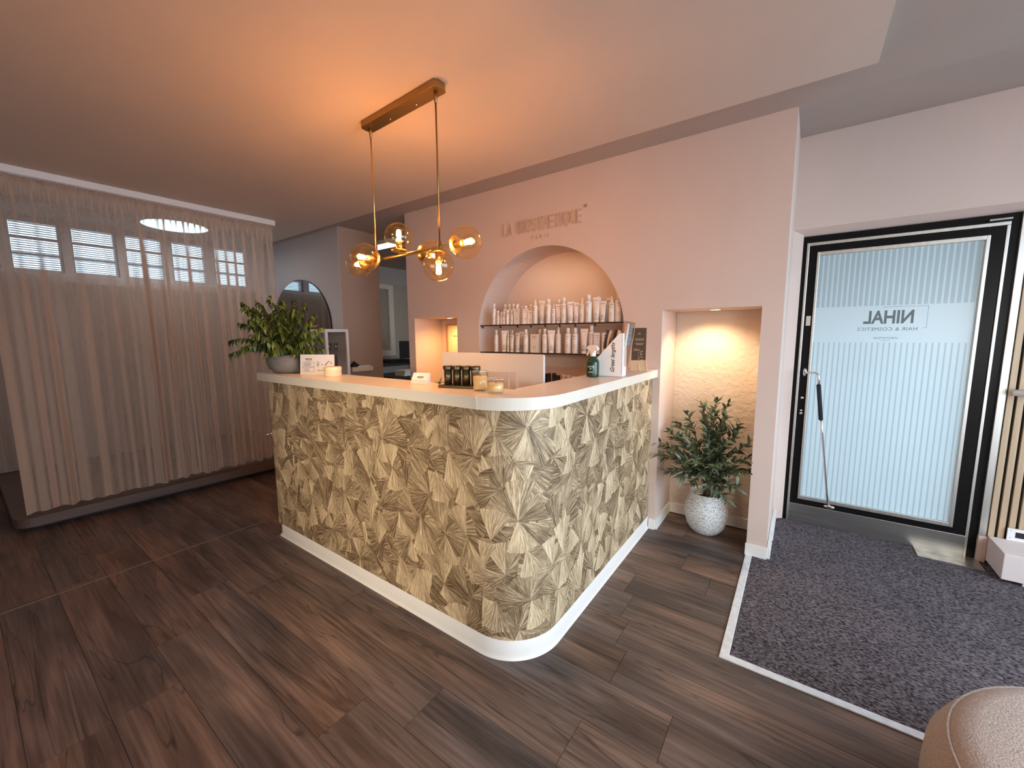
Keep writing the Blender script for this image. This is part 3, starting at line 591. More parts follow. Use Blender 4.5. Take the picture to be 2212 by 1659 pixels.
# ------------------------------------------------------------------ reception counter
FX0, FY, FX1, RB = -2.855, 1.212, -0.808, 0.235
def outline(off, x0, rl=0.05, yend=WY-0.001, inner=0.20):
    """outer line of the L shaped counter pushed out by off; returns closed polygon"""
    o_ = [(x0-off, FY+inner-.0)]
    o_ += arc(x0-off+rl, FY-off+rl, rl, 180, 270, 6)
    o_ += arc(FX1+off-(RB+off), FY-off+(RB+off), RB+off, -90, 0, 18)
    o_ += [(FX1+off, yend)]
    return o_
body_o = outline(0, FX0)
inn = [(FX1-0.20, WY-.001), (FX1-0.20, FY+0.26), (FX1-0.26, FY+0.20)]
cn = thing('reception_counter', 'corner reception counter faced with gold fan patterned wallpaper and white skirting', 'counter', (-1.8, 1.3, 0))
def sh(p): return [(x+1.8, y-1.3) for x, y in p]
MB().prism(sh(body_o+inn), 0.0, 1.069, False).build('body', mat('counter_board', (0.40, 0.31, 0.20), .6), cn)
# skirting: flared foot
sk = MB(); n_ = 0; prof = [(0.014, 0.0), (0.010, 0.006), (0.004, 0.018), (0.0035, 0.082), (0.0005, 0.085)]
rings = [sh(outline(o_, FX0)) for o_, _ in prof]
for k in range(len(prof)-1):
    A, B = rings[k], rings[k+1]
    for i in range(len(A)-1):
        sk.add([(*A[i], prof[k][1]), (*A[i+1], prof[k][1]), (*B[i+1], prof[k+1][1]), (*B[i], prof[k+1][1])], [(0, 1, 2, 3)], True)
sk.build('skirting', mat('white_vinyl_skirting', (0.80, 0.77, 0.73), .35), cn)
# wallpaper: overlapping printed fans as a paper relief of a few tenths of a millimetre
SA = FX1-RB-FX0; SB = SA+RB*PI/2; SC = SB+(WY-(FY+RB))
def on_counter(s, z, off):
    if s < SA: return (FX0+s+1.8, FY-off-1.3, z)
    if s < SB:
        a = -PI/2+(s-SA)/RB; return (FX1-RB+(RB+off)*math.cos(a)+1.8, FY+RB+(RB+off)*math.sin(a)-1.3, z)
    return (FX1+off+1.8, FY+RB+(s-SB)-1.3, z)
Z0, Z1 = 0.085, 1.069
fans = []; rg = random.Random(5)
cell = 0.150; row = 0
zz = Z0-0.08
while zz < Z1+0.16:
    ss = -0.06+(0.5*cell if row % 2 else 0)
    while ss < SC+0.1:
        cs, cz = ss+rg.uniform(-.035, .035), zz+rg.uniform(-.028, .028)
        # each node: pale fans hanging down and standing up, darker ones to the sides
        a = rg.uniform(238, 262); seq = [(rg.uniform(42, 66), True), (rg.uniform(40, 60), False), (rg.uniform(55, 80), False), (rg.uniform(40, 72), rg.random() < .7), (rg.uniform(40, 60), False)]
        seq.append((360-sum(q[0] for q in seq), False)); tot = 0
        for wd, light in seq:
            rad = rg.uniform(0.115, 0.175) if light else rg.uniform(0.12, 0.20)
            fans.append((cs, cz, a+tot, wd, rad, light)); tot += wd
        ss += cell
    zz += cell*0.82; row += 1
rg.shuffle(fans)
fans.sort(key=lambda f: (f[5], 0)); k = len(fans)
# interleave: mostly random order with light fans a little more often on top
order = sorted(range(k), key=lambda i: rg.random()+(0.22 if fans[i][5] else 0))
vs = []; fs = []; uvs = []; tones = []
def emitf(poly, tone):
    base = len(vs)
    for (s, z, u, v, t) in poly: vs.append((s, z)); uvs.append((u, v)); tones.append(t)
    fs.append(tuple(range(base, base+len(poly))))
verts3 = []
offs = []
for rank, i in enumerate(order):
    cs, cz, a0, wd, rad, light = fans[i]
    off = 0.0006+rank*2.4e-6
    nseg = max(3, int(wd/9)); bt = rg.uniform(0.58, 0.80) if light else rg.uniform(0.24, 0.46)
    gdir = rg.choice((-1, 1)); uo = rg.uniform(0, 50); pts = []
    for q in range(nseg+1):
        an = math.radians(a0+wd*q/nseg); rr = rad*(1+0.02*math.sin(9*q)); pts.append((cs+rr*math.cos(an), cz+rr*math.sin(an), uo+math.radians(wd*q/nseg)*1.0, rr, q/nseg))
    for q in range(nseg):
        p0, p1 = pts[q], pts[q+1]
        tri_ = [(cs, cz, (p0[2]+p1[2])/2, 0.0, .5), p0, p1]
        # split along the arc so that the curved corner is followed, and clip to the panel
        def lerp(a_, b_, t): return tuple(a_[w_]+(b_[w_]-a_[w_])*t for w_ in range(5))
        ap0, ap1 = (cs, cz, p0[2], 0.0, p0[4]), (cs, cz, p1[2], 0.0, p1[4])
        ns = 1
        for w_ in range(ns):
            quad = [lerp(ap0, p0, w_/ns), lerp(ap0, p0, (w_+1)/ns), lerp(ap1, p1, (w_+1)/ns), lerp(ap1, p1, w_/ns)]
            if w_ == 0: quad = [quad[0], quad[1], quad[2]]
            def clip(poly, ax, lim, sign):
                out = []
                for t in range(len(poly)):
                    A_, B_ = poly[t], poly[(t+1) % len(poly)]; da, db = (A_[ax]-lim)*sign, (B_[ax]-lim)*sign
                    if da >= 0: out.append(A_)
                    if (da < 0) != (db < 0): out.append(lerp(A_, B_, da/(da-db)))
                return out
            for ax, lim, sg in ((1, Z0, 1), (1, Z1, -1), (0, 0.003, 1), (0, SC-0.001, -1)):
                if quad: quad = clip(quad, ax, lim, sg)
            if len(quad) < 3: continue
            smin, smax = min(p[0] for p in quad), max(p[0] for p in quad)
            pieces = [quad]
            if smax > SA and smin < SB:      # cut at common lines round the corner so that all layers follow the same facets
                cuts = [SA+(SB-SA)*i_/20 for i_ in range(21)]; lims = [-9]+cuts+[99]; pieces = []
                for a_, b_ in zip(lims[:-1], lims[1:]):
                    if b_ < smin or a_ > smax: continue
                    pc = clip(clip(quad, 0, a_, 1), 0, b_, -1)
                    if len(pc) >= 3: pieces.append(pc)
            for pc in pieces:
                base = len(verts3)
                for (s, z, u, v, t) in pc:
                    verts3.append(on_counter(s, z, off)); uvs.append((u, v)); tones.append(bt+gdir*(t-.5)*0.34)
                fs.append(tuple(range(base, base+len(pc))))
me = bpy.data.meshes.new('fan_wallpaper'); me.from_pydata(verts3, [], fs)
ul = me.uv_layers.new(name='fan'); at = me.attributes.new('tone', 'FLOAT', 'POINT')
at.data.foreach_set('value', tones)
li = [0]*len(me.loops); me.loops.foreach_get('vertex_index', li)
ul.data.foreach_set('uv', [c_ for i in li for c_ in uvs[i]])
me.materials.append(m_fan); o = bpy.data.objects.new('fan_wallpaper', me); S.collection.objects.link(o); o.parent = cn; o['kind'] = 'stuff'
print('fans', len(fans), 'faces', len(fs))

# countertop: two slabs meeting at a seam
TX0 = -2.99; TT = 1.12; TB = 1.070
ct = thing('countertop', 'cream laminate countertop with rounded corner on the reception counter', 'worktop', (-1.8, 1.3, TB))
OV = 0.036
def top_outer():
    return arc(TX0+0.07, FY-OV+0.07, 0.07, 180, 270, 8)+[(-1.016, FY-OV)]
left = top_outer()+[(-1.016, 1.432), (-2.90, 1.432)]+arc(TX0+.05, 1.382, .05, 90, 180, 5)
MB().prism(sh(left), 0, TT-TB).build('slab', m_top, ct, bevel=.002)
cr = [(-1.0145, FY-OV)]+arc(FX1-RB, FY+RB, RB+OV, -86, 0, 20)+[(FX1+OV, WY-.001), (-1.028, WY-.001), (-1.028, 1.475), (-1.045, 1.432), (-1.0451, 1.431), (-1.0145, 1.431)]
cr = [(-1.0145, FY-OV)]+arc(FX1-RB, FY+RB, RB+OV, -84, 0, 20)+[(FX1+OV, WY-.001), (-1.028, WY-.001), (-1.028, 1.462), (-1.0145, 1.438)]
MB().prism(sh(cr), 0, TT-TB).build('slab', m_top, ct, bevel=.002)

# desk and screen behind the counter
dk = thing('desk', 'white work desk behind the reception counter', 'desk', (-1.7, 1.72, 0))
MB().box((-.8, -.28, .70), (.62, .22, .73)).build('desktop', m_white, dk)
for x in (-.76, .56):
    MB().box((x, -.24, 0), (x+.04, .18, .70)).build('side_panel', m_white, dk)
mn = thing('monitor', 'large pale grey back of a computer screen behind the counter', 'monitor', (-1.413, 1.75, .73))
def rrect(w, h, r): return [(x, z) for cx, cz, a0 in ((w/2-r, h-r, 0), (-w/2+r, h-r, 90), (-w/2+r, r, 180), (w/2-r, r, 270)) for x, z in arc(cx, cz, r, a0, a0+90, 4)]
rr = rrect(0.716, 0.41, 0.010); t = MB(); n_ = len(rr)
t.add([(x, -0.008, z+.118) for x, z in rr]+[(x, 0.010, z+.118) for x, z in rr], [tuple(range(n_)), tuple(range(2*n_-1, n_-1, -1))]+[(i, (i+1) % n_, (i+1) % n_+n_, i+n_) for i in range(n_)])
t.build('housing', mat('pale_grey_shell', (0.62, 0.60, 0.57), .42), mn); MB().box((-.06, -.03, 0.01), (.06, -.008, .25)).build('neck', m_alu, mn); MB().box((-.12, -.10, 0), (.12, .10, .01)).build('foot', m_alu, mn)

# ------------------------------------------------------------------ pendant lamp
ang = math.radians(-2.6)
pd = thing('globe_pendant_lamp', 'brass pendant lamp with six amber glass globes hanging over the reception counter', 'pendant lamp', (-1.705, 1.437, H1), ang)
t = MB(); t.prism([(-.305, -.02), (-.29, -.037), (.29, -.037), (.305, -.02), (.305, .02), (.29, .037), (-.29, .037), (-.305, .02)], -.032, -.0005); t.build('canopy', m_brassd, pd, bevel=.001)
ZB = 1.777-H1
for x, mm in ((-.262, m_brass), (.262, m_brassd)):
    MB().tube([(x, 0, -.03), (x, 0, ZB)], 0.0042, 8).build('rod', mm, pd)
    MB().lathe([(.009, -.032), (.009, -.052), (.006, -.078), (.004, -.08)], (x, 0, 0), 12).build('cable_grip', m_brassd, pd)
    MB().lathe([(.010, ZB-.012), (.010, ZB+.008), (.006, ZB+.030), (.0045, ZB+.034)], (x, 0, 0), 12).build('rod_joint', m_brassd, pd)
for x in (-.09, .12): MB().lathe([(0, -.042), (.004, -.040), (.004, -.032)], (x, .005, 0), 8).build('screw', m_chrome, pd)
MB().tube([(-.345, 0, ZB), (.342, 0, ZB)], .0085, 12).build('bar', m_brass, pd)
GR = 0.0745
def globe(att, d, k=0.018):
    """att: joint on the bar; d: direction of the arm"""
    d = Vector(d); q = d.to_track_quat('Z', 'Y').to_matrix(); a = Vector(att)-d*k; at0 = Vector(att)
    arm = MB(); arm.tube([at0, a+d*.034], .0055, 8)
    arm.lathe([(0, .030), (.018, .032), (.040, .040), (.043, .046), (.040, .048), (0, .046)], tuple(a), 24, rot=q); arm.build('shade_holder', m_brass, pd)
    c_ = a+d*(.041+GR*.93)
    th0 = math.radians(24); pr = [(GR*math.sin(th0+(PI-th0)*i/22), -GR*math.cos(th0+(PI-th0)*i/22)) for i in range(23)]
    pr[-1] = (0.0, GR)
    sh_ = MB(); sh_.lathe(pr, tuple(c_), 32, rot=q, cap=False); s_ = sh_.build('globe_shade', m_amber, pd)
    so = MB(); so.lathe([(0, .044), (.0165, .044), (.0165, .088), (.013, .090), (0, .090)], tuple(a), 18, rot=q); so.build('socket', m_brass, s_)
    bu = MB(); bu.lathe([(.012, .090), (.013, .096), (.022, .112), (.028, .128), (.029, .138), (.026, .150), (.017, .160), (0, .164)], tuple(a), 20, rot=q, cap=False); bu.build('bulb', m_bulbg, s_)
    fi = MB(); fi.lathe([(0, .104), (.008, .107), (.0125, .120), (.0125, .138), (.008, .149), (0, .151)], tuple(a), 12, rot=q); fi.build('filament', m_film, s_)
    p = a+d*.128; l = lamp('bulb_light', 'POINT', tuple(p), 17.0, (1.0, 0.41, 0.125), shadow_soft_size=0.016); l.parent = pd
globe((-.345, 0, ZB), (-1, 0, 0)); globe((-.230, 0, ZB), (0, -1, 0)); globe((-.052, 0, ZB), (0, 0, 1))
globe((.102, 0, ZB), (0, 1, 0)); globe((.250, 0, ZB), (0, 0, -1), .026); globe((.342, 0, ZB), (1, 0, 0))

# ------------------------------------------------------------------ wall sign
sg = thing('wall_sign', 'raised wall sign reading LA BIOSTHETIQUE PARIS above the arched niche', 'sign', (-2.042, WY, 2.155))
m_sign = mat('sign_letters', (0.60, 0.43, 0.35), 0.22, coat=.6)
word = 'LA BIOSTHETIQUE'; wid = {'I': .012, ' ': .028, 'L': .032, 'E': .033, 'T': .036, 'S': .037, 'O': .043, 'Q': .043, 'A': .041, 'B': .038, 'H': .040, 'U': .040}
tot = sum(wid[c_] for c_ in word)+.0125*(len(word)-1); k = 0.700/tot; x = 0
for ch in word:
    if ch != ' ': text_obj('letter', ch, wid[ch]*k, .098 if ch != 'Q' else .108, m_sign, sg, (x, -.0, 0 if ch != 'Q' else -.010), (math.radians(90), 0, 0), .012)
    x += (wid[ch]+.0125)*k
text_obj('letter', '\u00ae', .024, .024, m_sign, sg, (x+.004, 0, .098), (math.radians(90), 0, 0), .01)
x = .272
for ch in 'PARIS':
    w_ = .018 if ch != 'I' else .005
    text_obj('letter', ch, w_, .026, m_sign, sg, (x, 0, -.060), (math.radians(90), 0, 0), .008); x += w_+.020

# ------------------------------------------------------------------ niche shelves and products
def edge_in_arch(z): return AR if z < AZ else math.sqrt(AR*AR-(z-AZ)**2)
shelves = {}
for nm, z, lab in (('glass_shelf', 1.443, 'upper dark edged glass shelf in the arched niche'), ('glass_shelf', 1.211, 'lower dark edged glass shelf in the arched niche')):
    w_ = edge_in_arch(z)-.002
    sf = thing(nm, lab, 'shelf', (AX, 2.765, z)); MB().box((-w_, .004, -.008), (w_, .305, 0)).build('glass', m_shelfg, sf)
    MB().box((-w_, 0, -.009), (w_, .004, 0)).build('front_edge', m_edge, sf)
    for cx in ((-2.303, -2.108, -1.929, -1.797, -1.662, -1.533, -1.399, -1.238) if z > 1.4 else (-2.27, -1.15)):
        MB().box((cx-AX-.003, 0.002, -.026), (cx-AX+.003, .012, -.009)).box((cx-AX-.003, 0.002, -.026), (cx-AX+.003, .026, -.021)).build('clip', m_edge, sf)

def bottle_parts(kind, h, w):
    """list of (part name, MB, material) in local coordinates, base at z=0"""
    r = w/2; P = []
    if kind == 'B':    # can with shoulder and narrower cap
        P.append(('bottle_body', MB().lathe([(r*.94, 0), (r, .003), (r, h*.72), (r*.9, h*.755), (r*.66, h*.775), (0, h*.78)], n=16), m_bottle))
        P.append(('cap', MB().lathe([(r*.60, h*.775), (r*.60, h*.97), (r*.5, h), (0, h)], n=14), m_bottle))
    elif kind == 'S':
        P.append(('bottle_body', MB().lathe([(r*.94, 0), (r, .003), (r, h*.66), (r*.7, h*.71), (0, h*.71)], n=14), m_bottle))
        P.append(('cap', MB().lathe([(r*.66, h*.71), (r*.66, h*.98), (r*.6, h), (0, h)], n=12), m_bottle))
    elif kind == 'N':  # pointed nozzle
        P.append(('bottle_body', MB().lathe([(r*.94, 0), (r, .003), (r, h*.70), (r*.8, h*.735), (0, h*.74)], n=16), m_bottle))
        P.append(('nozzle', MB().lathe([(r*.55, h*.735), (r*.48, h*.80), (r*.22, h*.95), (r*.08, h), (0, h)], n=12), m_bottle))
    elif kind == 'T':  # tube: round cap below, flat crimp above
        c_ = MB(); n_ = 14; vs = []; fs = []
        for i, (t_, a_, b_) in enumerate(((.10, .72, .72), (.35, .80, .66), (.7, .92, .40), (.93, 1.0, .08), (1.0, 1.0, .05))):
            for j in range(n_):
                an = 2*PI*j/n_; vs.append((r*a_*math.cos(an), r*b_*math.sin(an), h*t_))
        for i in range(4):
            for j in range(n_): fs.append((i*n_+j, i*n_+(j+1) % n_, (i+1)*n_+(j+1) % n_, (i+1)*n_+j))
        fs.append(tuple(range(n_-1, -1, -1))); fs.append(tuple(range(4*n_, 5*n_)))
        P.append(('tube_body', c_.add(vs, fs, True), m_bottle)); P.append(('cap', MB().lathe([(r*.66, 0), (r*.70, .003), (r*.70, h*.10), (0, h*.10)], n=14), m_bottle))
    elif kind == 'P':  # flat rectangular bottle with round cap
        P.append(('bottle_body', MB().box((-r, -r*.55, 0), (r, r*.55, h*.80)), m_bottle)); P.append(('cap', MB().lathe([(r*.5, h*.80), (r*.5, h*.98), (0, h)], n=12), m_bottle))
    elif kind == 'C':
        P.append(('carton', MB().box((-r, -r*.5, 0), (r, r*.5, h)), m_bottle))
    elif kind == 'G':
        P.append(('tube_body', MB().lathe([(r, 0), (r, h*.9), (r*.7, h), (0, h)], n=12), m_bottle2))
    if kind != 'G':    # printed lines, slightly proud of the front
        t = MB(); top = {'B': .66, 'S': .60, 'N': .64, 'T': .86, 'P': .72, 'C': .86}[kind]; fr = {'B': 1, 'S': 1, 'N': 1, 'T': .5, 'P': .56, 'C': .5}[kind]
        for (zf, hw, th) in ((top, .55, .0035), (top-.075, .42, .0016), (top-.10, .30, .0016), (.34, .34, .0016), (.30, .40, .0016), (.26, .28, .0016), (.22, .36, .0016), (.12, .42, .0012)):
            k_ = 5; ws = [-hw+2*hw*q/k_ for q in range(k_+1)]
            if kind in 'BSN': pf = lambda a_: -math.sqrt(max(0, 1-a_*a_))*r-.0006
            elif kind == 'T': pf = lambda a_: -(.66-.62*max(0, zf-.3)/.65)*r*math.sqrt(max(0, 1-a_*a_))-.0012
            else: pf = lambda a_: -r*fr-.0006
            for q in range(k_): t.quad((ws[q]*r, pf(ws[q]), zf*h), (ws[q+1]*r, pf(ws[q+1]), zf*h), (ws[q+1]*r, pf(ws[q+1]), zf*h+th), (ws[q]*r, pf(ws[q]), zf*h+th))
        P.append(('printed_text', t, m_print))
    return P
KN = {'B': 'white spray can with shouldered cap', 'S': 'short white bottle with round cap', 'N': 'white bottle with pointed nozzle', 'T': 'white squeeze tube standing on its cap', 'P': 'flat white bottle with cap', 'C': 'white product carton', 'G': 'grey cylinder'}
NMS = {'B': 'spray_can', 'S': 'small_bottle', 'N': 'nozzle_bottle', 'T': 'squeeze_tube', 'P': 'flat_bottle', 'C': 'product_carton', 'G': 'grey_canister'}
CT = {'B': 'bottle', 'S': 'bottle', 'N': 'bottle', 'T': 'tube', 'P': 'bottle', 'C': 'box', 'G': 'canister'}
ORD = 'first second third fourth fifth sixth seventh eighth ninth tenth eleventh twelfth thirteenth fourteenth fifteenth sixteenth seventeenth eighteenth nineteenth twentieth twenty-first twenty-second twenty-third twenty-fourth twenty-fifth'.split()
rgb = random.Random(3)
view = math.atan2(1.6, 2.8)
def place_row(items, y, z, rowtxt, group):
    for k, (x, kind, h, w_) in enumerate(items):
        t = thing(NMS[kind], '%s, %s from left, %s' % (KN[kind], ORD[k], rowtxt), CT[kind], (x, y+rgb.uniform(-.004, .006), z), rgb.uniform(-.35, .25)+.2, group)
        for nm, m_, mt in bottle_parts(kind, h, w_*(1.09 if kind in 'BSNT' else 1.04)): m_.build(nm, mt, t)
up_f = [(-2.190, 'B', .182, .034), (-2.148, 'S', .120, .030), (-2.113, 'S', .108, .027), (-2.082, 'S', .112, .026), (-2.046, 'S', .120, .030), (-2.006, 'S', .120, .031),
        (-1.950, 'P', .162, .046), (-1.898, 'P', .150, .016), (-1.862, 'P', .150, .044), (-1.817, 'C', .108, .036), (-1.769, 'N', .196, .042), (-1.708, 'T', .180, .052),
        (-1.645, 'B', .190, .040), (-1.600, 'N', .152, .034), (-1.557, 'T', .146, .044), (-1.510, 'B', .192, .042), (-1.450, 'T', .160, .054), (-1.401, 'T', .150, .043), (-1.355, 'N', .188, .042),
        (-1.300, 'B', .202, .045), (-1.240, 'T', .182, .058), (-1.190, 'T', .152, .050), (-1.155, 'G', .120, .018), (-1.122, 'N', .186, .042), (-1.074, 'B', .196, .042)]
place_row(up_f, 2.795, 1.444, 'upper shelf front row', 'products in the front row of the upper shelf')
up_b = [(-2.150, 'B', .180, .032), (-2.105, 'B', .180, .032), (-2.060, 'B', .180, .032), (-2.015, 'B', .178, .032), (-1.885, 'P', .170, .040), (-1.845, 'B', .172, .036), (-1.790, 'B', .168, .036), (-1.72, 'N', .19, .036), (-1.610, 'B', .190, .038), (-1.565, 'B', .186, .038), (-1.44, 'T', .15, .04), (-1.265, 'B', .200, .040), (-1.185, 'T', .180, .055), (-1.10, 'N', .19, .036)]
place_row(up_b, 2.90, 1.444, 'upper shelf back row', 'products in the back row of the upper shelf')
lo_f = [(-2.172, 'B', .188, .036), (-2.088, 'T', .182, .050), (-2.043, 'N', .166, .018), (-2.003, 'T', .148, .040), (-1.946, 'T', .162, .046), (-1.858, 'B', .190, .042), (-1.768, 'C', .150, .074), (-1.676, 'B', .192, .040),
        (-1.618, 'T', .180, .058), (-1.557, 'N', .206, .040), (-1.470, 'B', .196, .046), (-1.410, 'B', .194, .043), (-1.335, 'T', .188, .056), (-1.278, 'B', .212, .040), (-1.232, 'C', .156, .044), (-1.165, 'C', .156, .044)]
place_row(lo_f, 2.795, 1.212, 'lower shelf front row', 'products in the front row of the lower shelf')
lo_b = [(-2.125, 'B', .186, .034), (-2.075, 'B', .186, .034), (-1.975, 'T', .172, .046), (-1.915, 'C', .150, .030), (-1.86, 'C', .150, .030), (-1.79, 'B', .190, .038), (-1.74, 'B', .190, .038), (-1.62, 'B', .190, .036), (-1.535, 'N', .206, .032), (-1.49, 'N', .206, .032), (-1.445, 'N', .2, .03), (-1.36, 'B', .19, .04)]
place_row(lo_b, 2.90, 1.212, 'lower shelf back row', 'products in the back row of the lower shelf')
jars = [(-1.722, .075, .036, 1), (-1.682, .080, .034, 1), (-1.640, .082, .034, 1), (-1.600, .066, .040, 1), (-1.546, .074, .040, 0), (-1.500, .074, .036, 0), (-1.460, .068, .034, 0), (-1.420, .064, .034, 0), (-1.38, .060, .034, 0)]
for k, (x, h, w_, dk_) in enumerate(jars):
    n_d = k if dk_ else k-4
    t = thing('cosmetic_jar', ('black cosmetic jar, %s of the dark jars on the niche floor' if dk_ else 'cream cosmetic jar, %s of the pale jars on the niche floor') % ORD[n_d], 'jar', (x, 2.88-.01*(k % 2), NB+.001), 0, 'dark jars' if dk_ else 'pale jars')
    mm = m_dark if dk_ else m_bottle; r = w_/2
    MB().lathe([(r*.95, 0), (r, .003), (r, h*.66), (r*.94, h*.68), (0, h*.68)], n=14).build('jar_body', mm, t); MB().lathe([(r, h*.69), (r, h*.98), (r*.9, h), (0, h)], n=14).build('lid', mm, t)

# framed notice inside the small lit niche; downlights
fr = thing('framed_notice', 'gold framed paper notice hanging inside the small lit niche', 'picture frame', (-2.87, 3.105, 1.16))
MB().box((-.195, -.018, -.30), (-.180, 0, .315)).box((.18, -.018, -.30), (.195, 0, .315)).box((-.18, -.018, .300), (.18, 0, .315)).box((-.18, -.018, -.30), (.18, 0, -.285)).build('frame', m_gold, fr)
MB().box((-.18, -.008, -.285), (.18, -.001, .300)).build('notice', mat('cream_notice', (0.80, 0.68, 0.46), .6), fr)
t = MB(); t.box((-.11, -.0095, .185), (-.05, -.008, .193)); t.box((-.05, -.0095, .180), (.10, -.008, .182))
for q in range(5): t.box((-.05, -.0095, .09-.055*q), (-.035, -.008, .098-.055*q))
t.build('printed_text', m_print, fr)
for nm, p, lab in (('recessed_spotlight', (-0.47, 2.92, 1.511), 'round recessed spotlight above the potted olive plant'), ('recessed_spotlight', (-2.86, 2.93, 1.527), 'round recessed spotlight in the small left niche')):
    t = thing(nm, lab, 'spotlight', p, 0)
    MB().lathe([(.030, -.004), (.042, -.004), (.044, 0), (.030, 0)], n=24, cap=False).build('ring', m_chrome, t); MB().lathe([(0, -.0025), (.030, -.0025)], n=24, cap=False).build('lens', m_spotd, t)

# ------------------------------------------------------------------ plants
def leaf_mesh(name, L_, w_, fold, droop, m):
    vs = []; fs = []; n_ = 5
    for i in range(n_+1):
        t = i/n_; ww = w_*math.sin(PI*min(1, t**.68))*(1-.12*t) if 0 < t < 1 else 0.0004
        z = -droop*t*t*L_
        vs += [(-ww, t*L_, z+fold*ww), (0, t*L_, z), (ww, t*L_, z+fold*ww)]
    for i in range(n_):
        a = i*3; fs += [(a, a+1, a+4, a+3), (a+1, a+2, a+5, a+4)]
    me = bpy.data.meshes.new(name); me.from_pydata(vs, [], fs); me.materials.append(m)
    for p in me.polygons: p.use_smooth = True
    return me
def make_leaves(root, specs, meshes, m, limit=300):
    specs.sort(key=lambda s: s[3]); rest = MB()
    for i, (p, d, sc, _, roll_) in enumerate(specs):
        q = Vector(d).normalized().to_track_quat('Y', 'Z'); R = q.to_matrix() @ Matrix.Rotation(roll_, 3, 'Y')
        if i < limit:
            o = bpy.data.objects.new('leaf', meshes[i % len(meshes)]); S.collection.objects.link(o); o.parent = root
            o.location = p; o.rotation_euler = R.to_euler(); o.scale = (sc, sc, sc)
        else:
            me = meshes[i % len(meshes)]; rest.add([Vector(p)+R @ (v.co*sc) for v in me.vertices], [tuple(f.vertices) for f in me.polygons], True)
    if rest.v: rest.build('inner_foliage', m, root, kind='stuff', fix=False)

# weeping fig in concrete bowl
PLX, PLY = -2.780, 1.340
pt = thing('bowl_plant', 'bushy green weeping plant in a grey concrete bowl on the countertop end', 'potted plant', (PLX, PLY, TT+.0005))
MB().lathe([(.088, 0), (.112, .006), (.136, .028), (.149, .062), (.152, .090), (.147, .110), (.136, .120), (.131, .118), (.138, .10), (.120, .092), (0, .092)], n=32).build('bowl', m_concrete, pt)
MB().lathe([(0, .094), (.126, .094), (.132, .090)], n=20, cap=False).build('soil', m_soil, pt)
vd = Vector((PLX, PLY, 0)).normalized(); lf = Vector((vd.y, -vd.x, 0))*-1   # to the viewer's left
lf = Vector((-vd.y, vd.x, 0)); 
if lf.dot(Vector((-1, -1, 0))) < 0: lf = -lf
bk = vd
rgp = random.Random(17)
ends = [(.33, .0, .13), (.315, -.03, .21), (.28, .05, .31), (.235, -.08, .385), (.25, .0, .43), (.17, .08, .44), (.10, -.1, .46), (.03, .0, .445), (-.04, .1, .46), (-.10, -.05, .43), (-.15, .0, .37), (-.18, -.06, .28), (-.19, .05, .22), (-.185, -.08, .15),
        (.20, -.12, .24), (.12, -.16, .20), (.02, -.18, .18), (-.08, -.16, .20), (.08, -.14, .33), (-.02, -.15, .30), (-.10, .12, .30), (.15, .12, .28), (.10, .02, .37), (.0, -.06, .38), (-.14, -.12, .13), (.14, -.14, .13), (.22, -.04, .33), (.05, .0, .28), (-.06, -.02, .24), (-.04, -.12, .40),
        (.26, -.06, .17), (.17, -.1, .30), (.06, -.17, .25), (-.13, -.1, .33), (.05, -.1, .41), (-.09, -.14, .26), (.19, 0, .40), (.10, -.18, .15), (-.02, -.17, .12)]
specs = []; brs = MB()
for (a_, b_, h_) in ends:
    e_ = lf*a_*1.03+bk*b_+Vector((0, 0, h_*1.09-.01)); st_ = Vector((rgp.uniform(-.02, .02), rgp.uniform(-.02, .02), .085))
    mid = st_.lerp(e_, .5)+Vector((0, 0, .05+.06*abs(a_)/.3)); pts = []
    for i in range(9):
        t = i/8; pts.append(st_*(1-t)**2+mid*2*t*(1-t)+e_*t*t)
    brs.tube(pts, .0028, 5, taper=.35)
    ln = sum((pts[i+1]-pts[i]).length for i in range(8)); nl = int(ln/.0095)
    for k in range(nl):
        t = .30+.70*(k+.5)/nl+rgp.uniform(-.02, .02); t = min(t, 1); i = min(7, int(t*8)); p = pts[i].lerp(pts[i+1], t*8-i); dd = (pts[i+1]-pts[i]).normalized()
        sd = dd.cross(Vector((0, 0, 1))); sd = sd.normalized()*(1 if k % 2 else -1)
        d = dd*.45+sd*.7+Vector((rgp.uniform(-.4, .4), rgp.uniform(-.4, .4), rgp.uniform(-1.5, -.45)))
        specs.append((p, d, rgp.uniform(.75, 1.15), rgp.uniform(-.04, .04)+(p.dot(bk)), rgp.uniform(-.5, .5)))
brs.build('branches', m_stem, pt)
ml = [leaf_mesh('leaf', .046, .0098, .5, .3, m_leafA), leaf_mesh('leaf', .053, .0105, .3, .4, m_leafA), leaf_mesh('leaf', .040, .0092, .6, .2, m_leafA)]
print('fig leaves', len(specs)); make_leaves(pt, specs, ml, m_leafA)

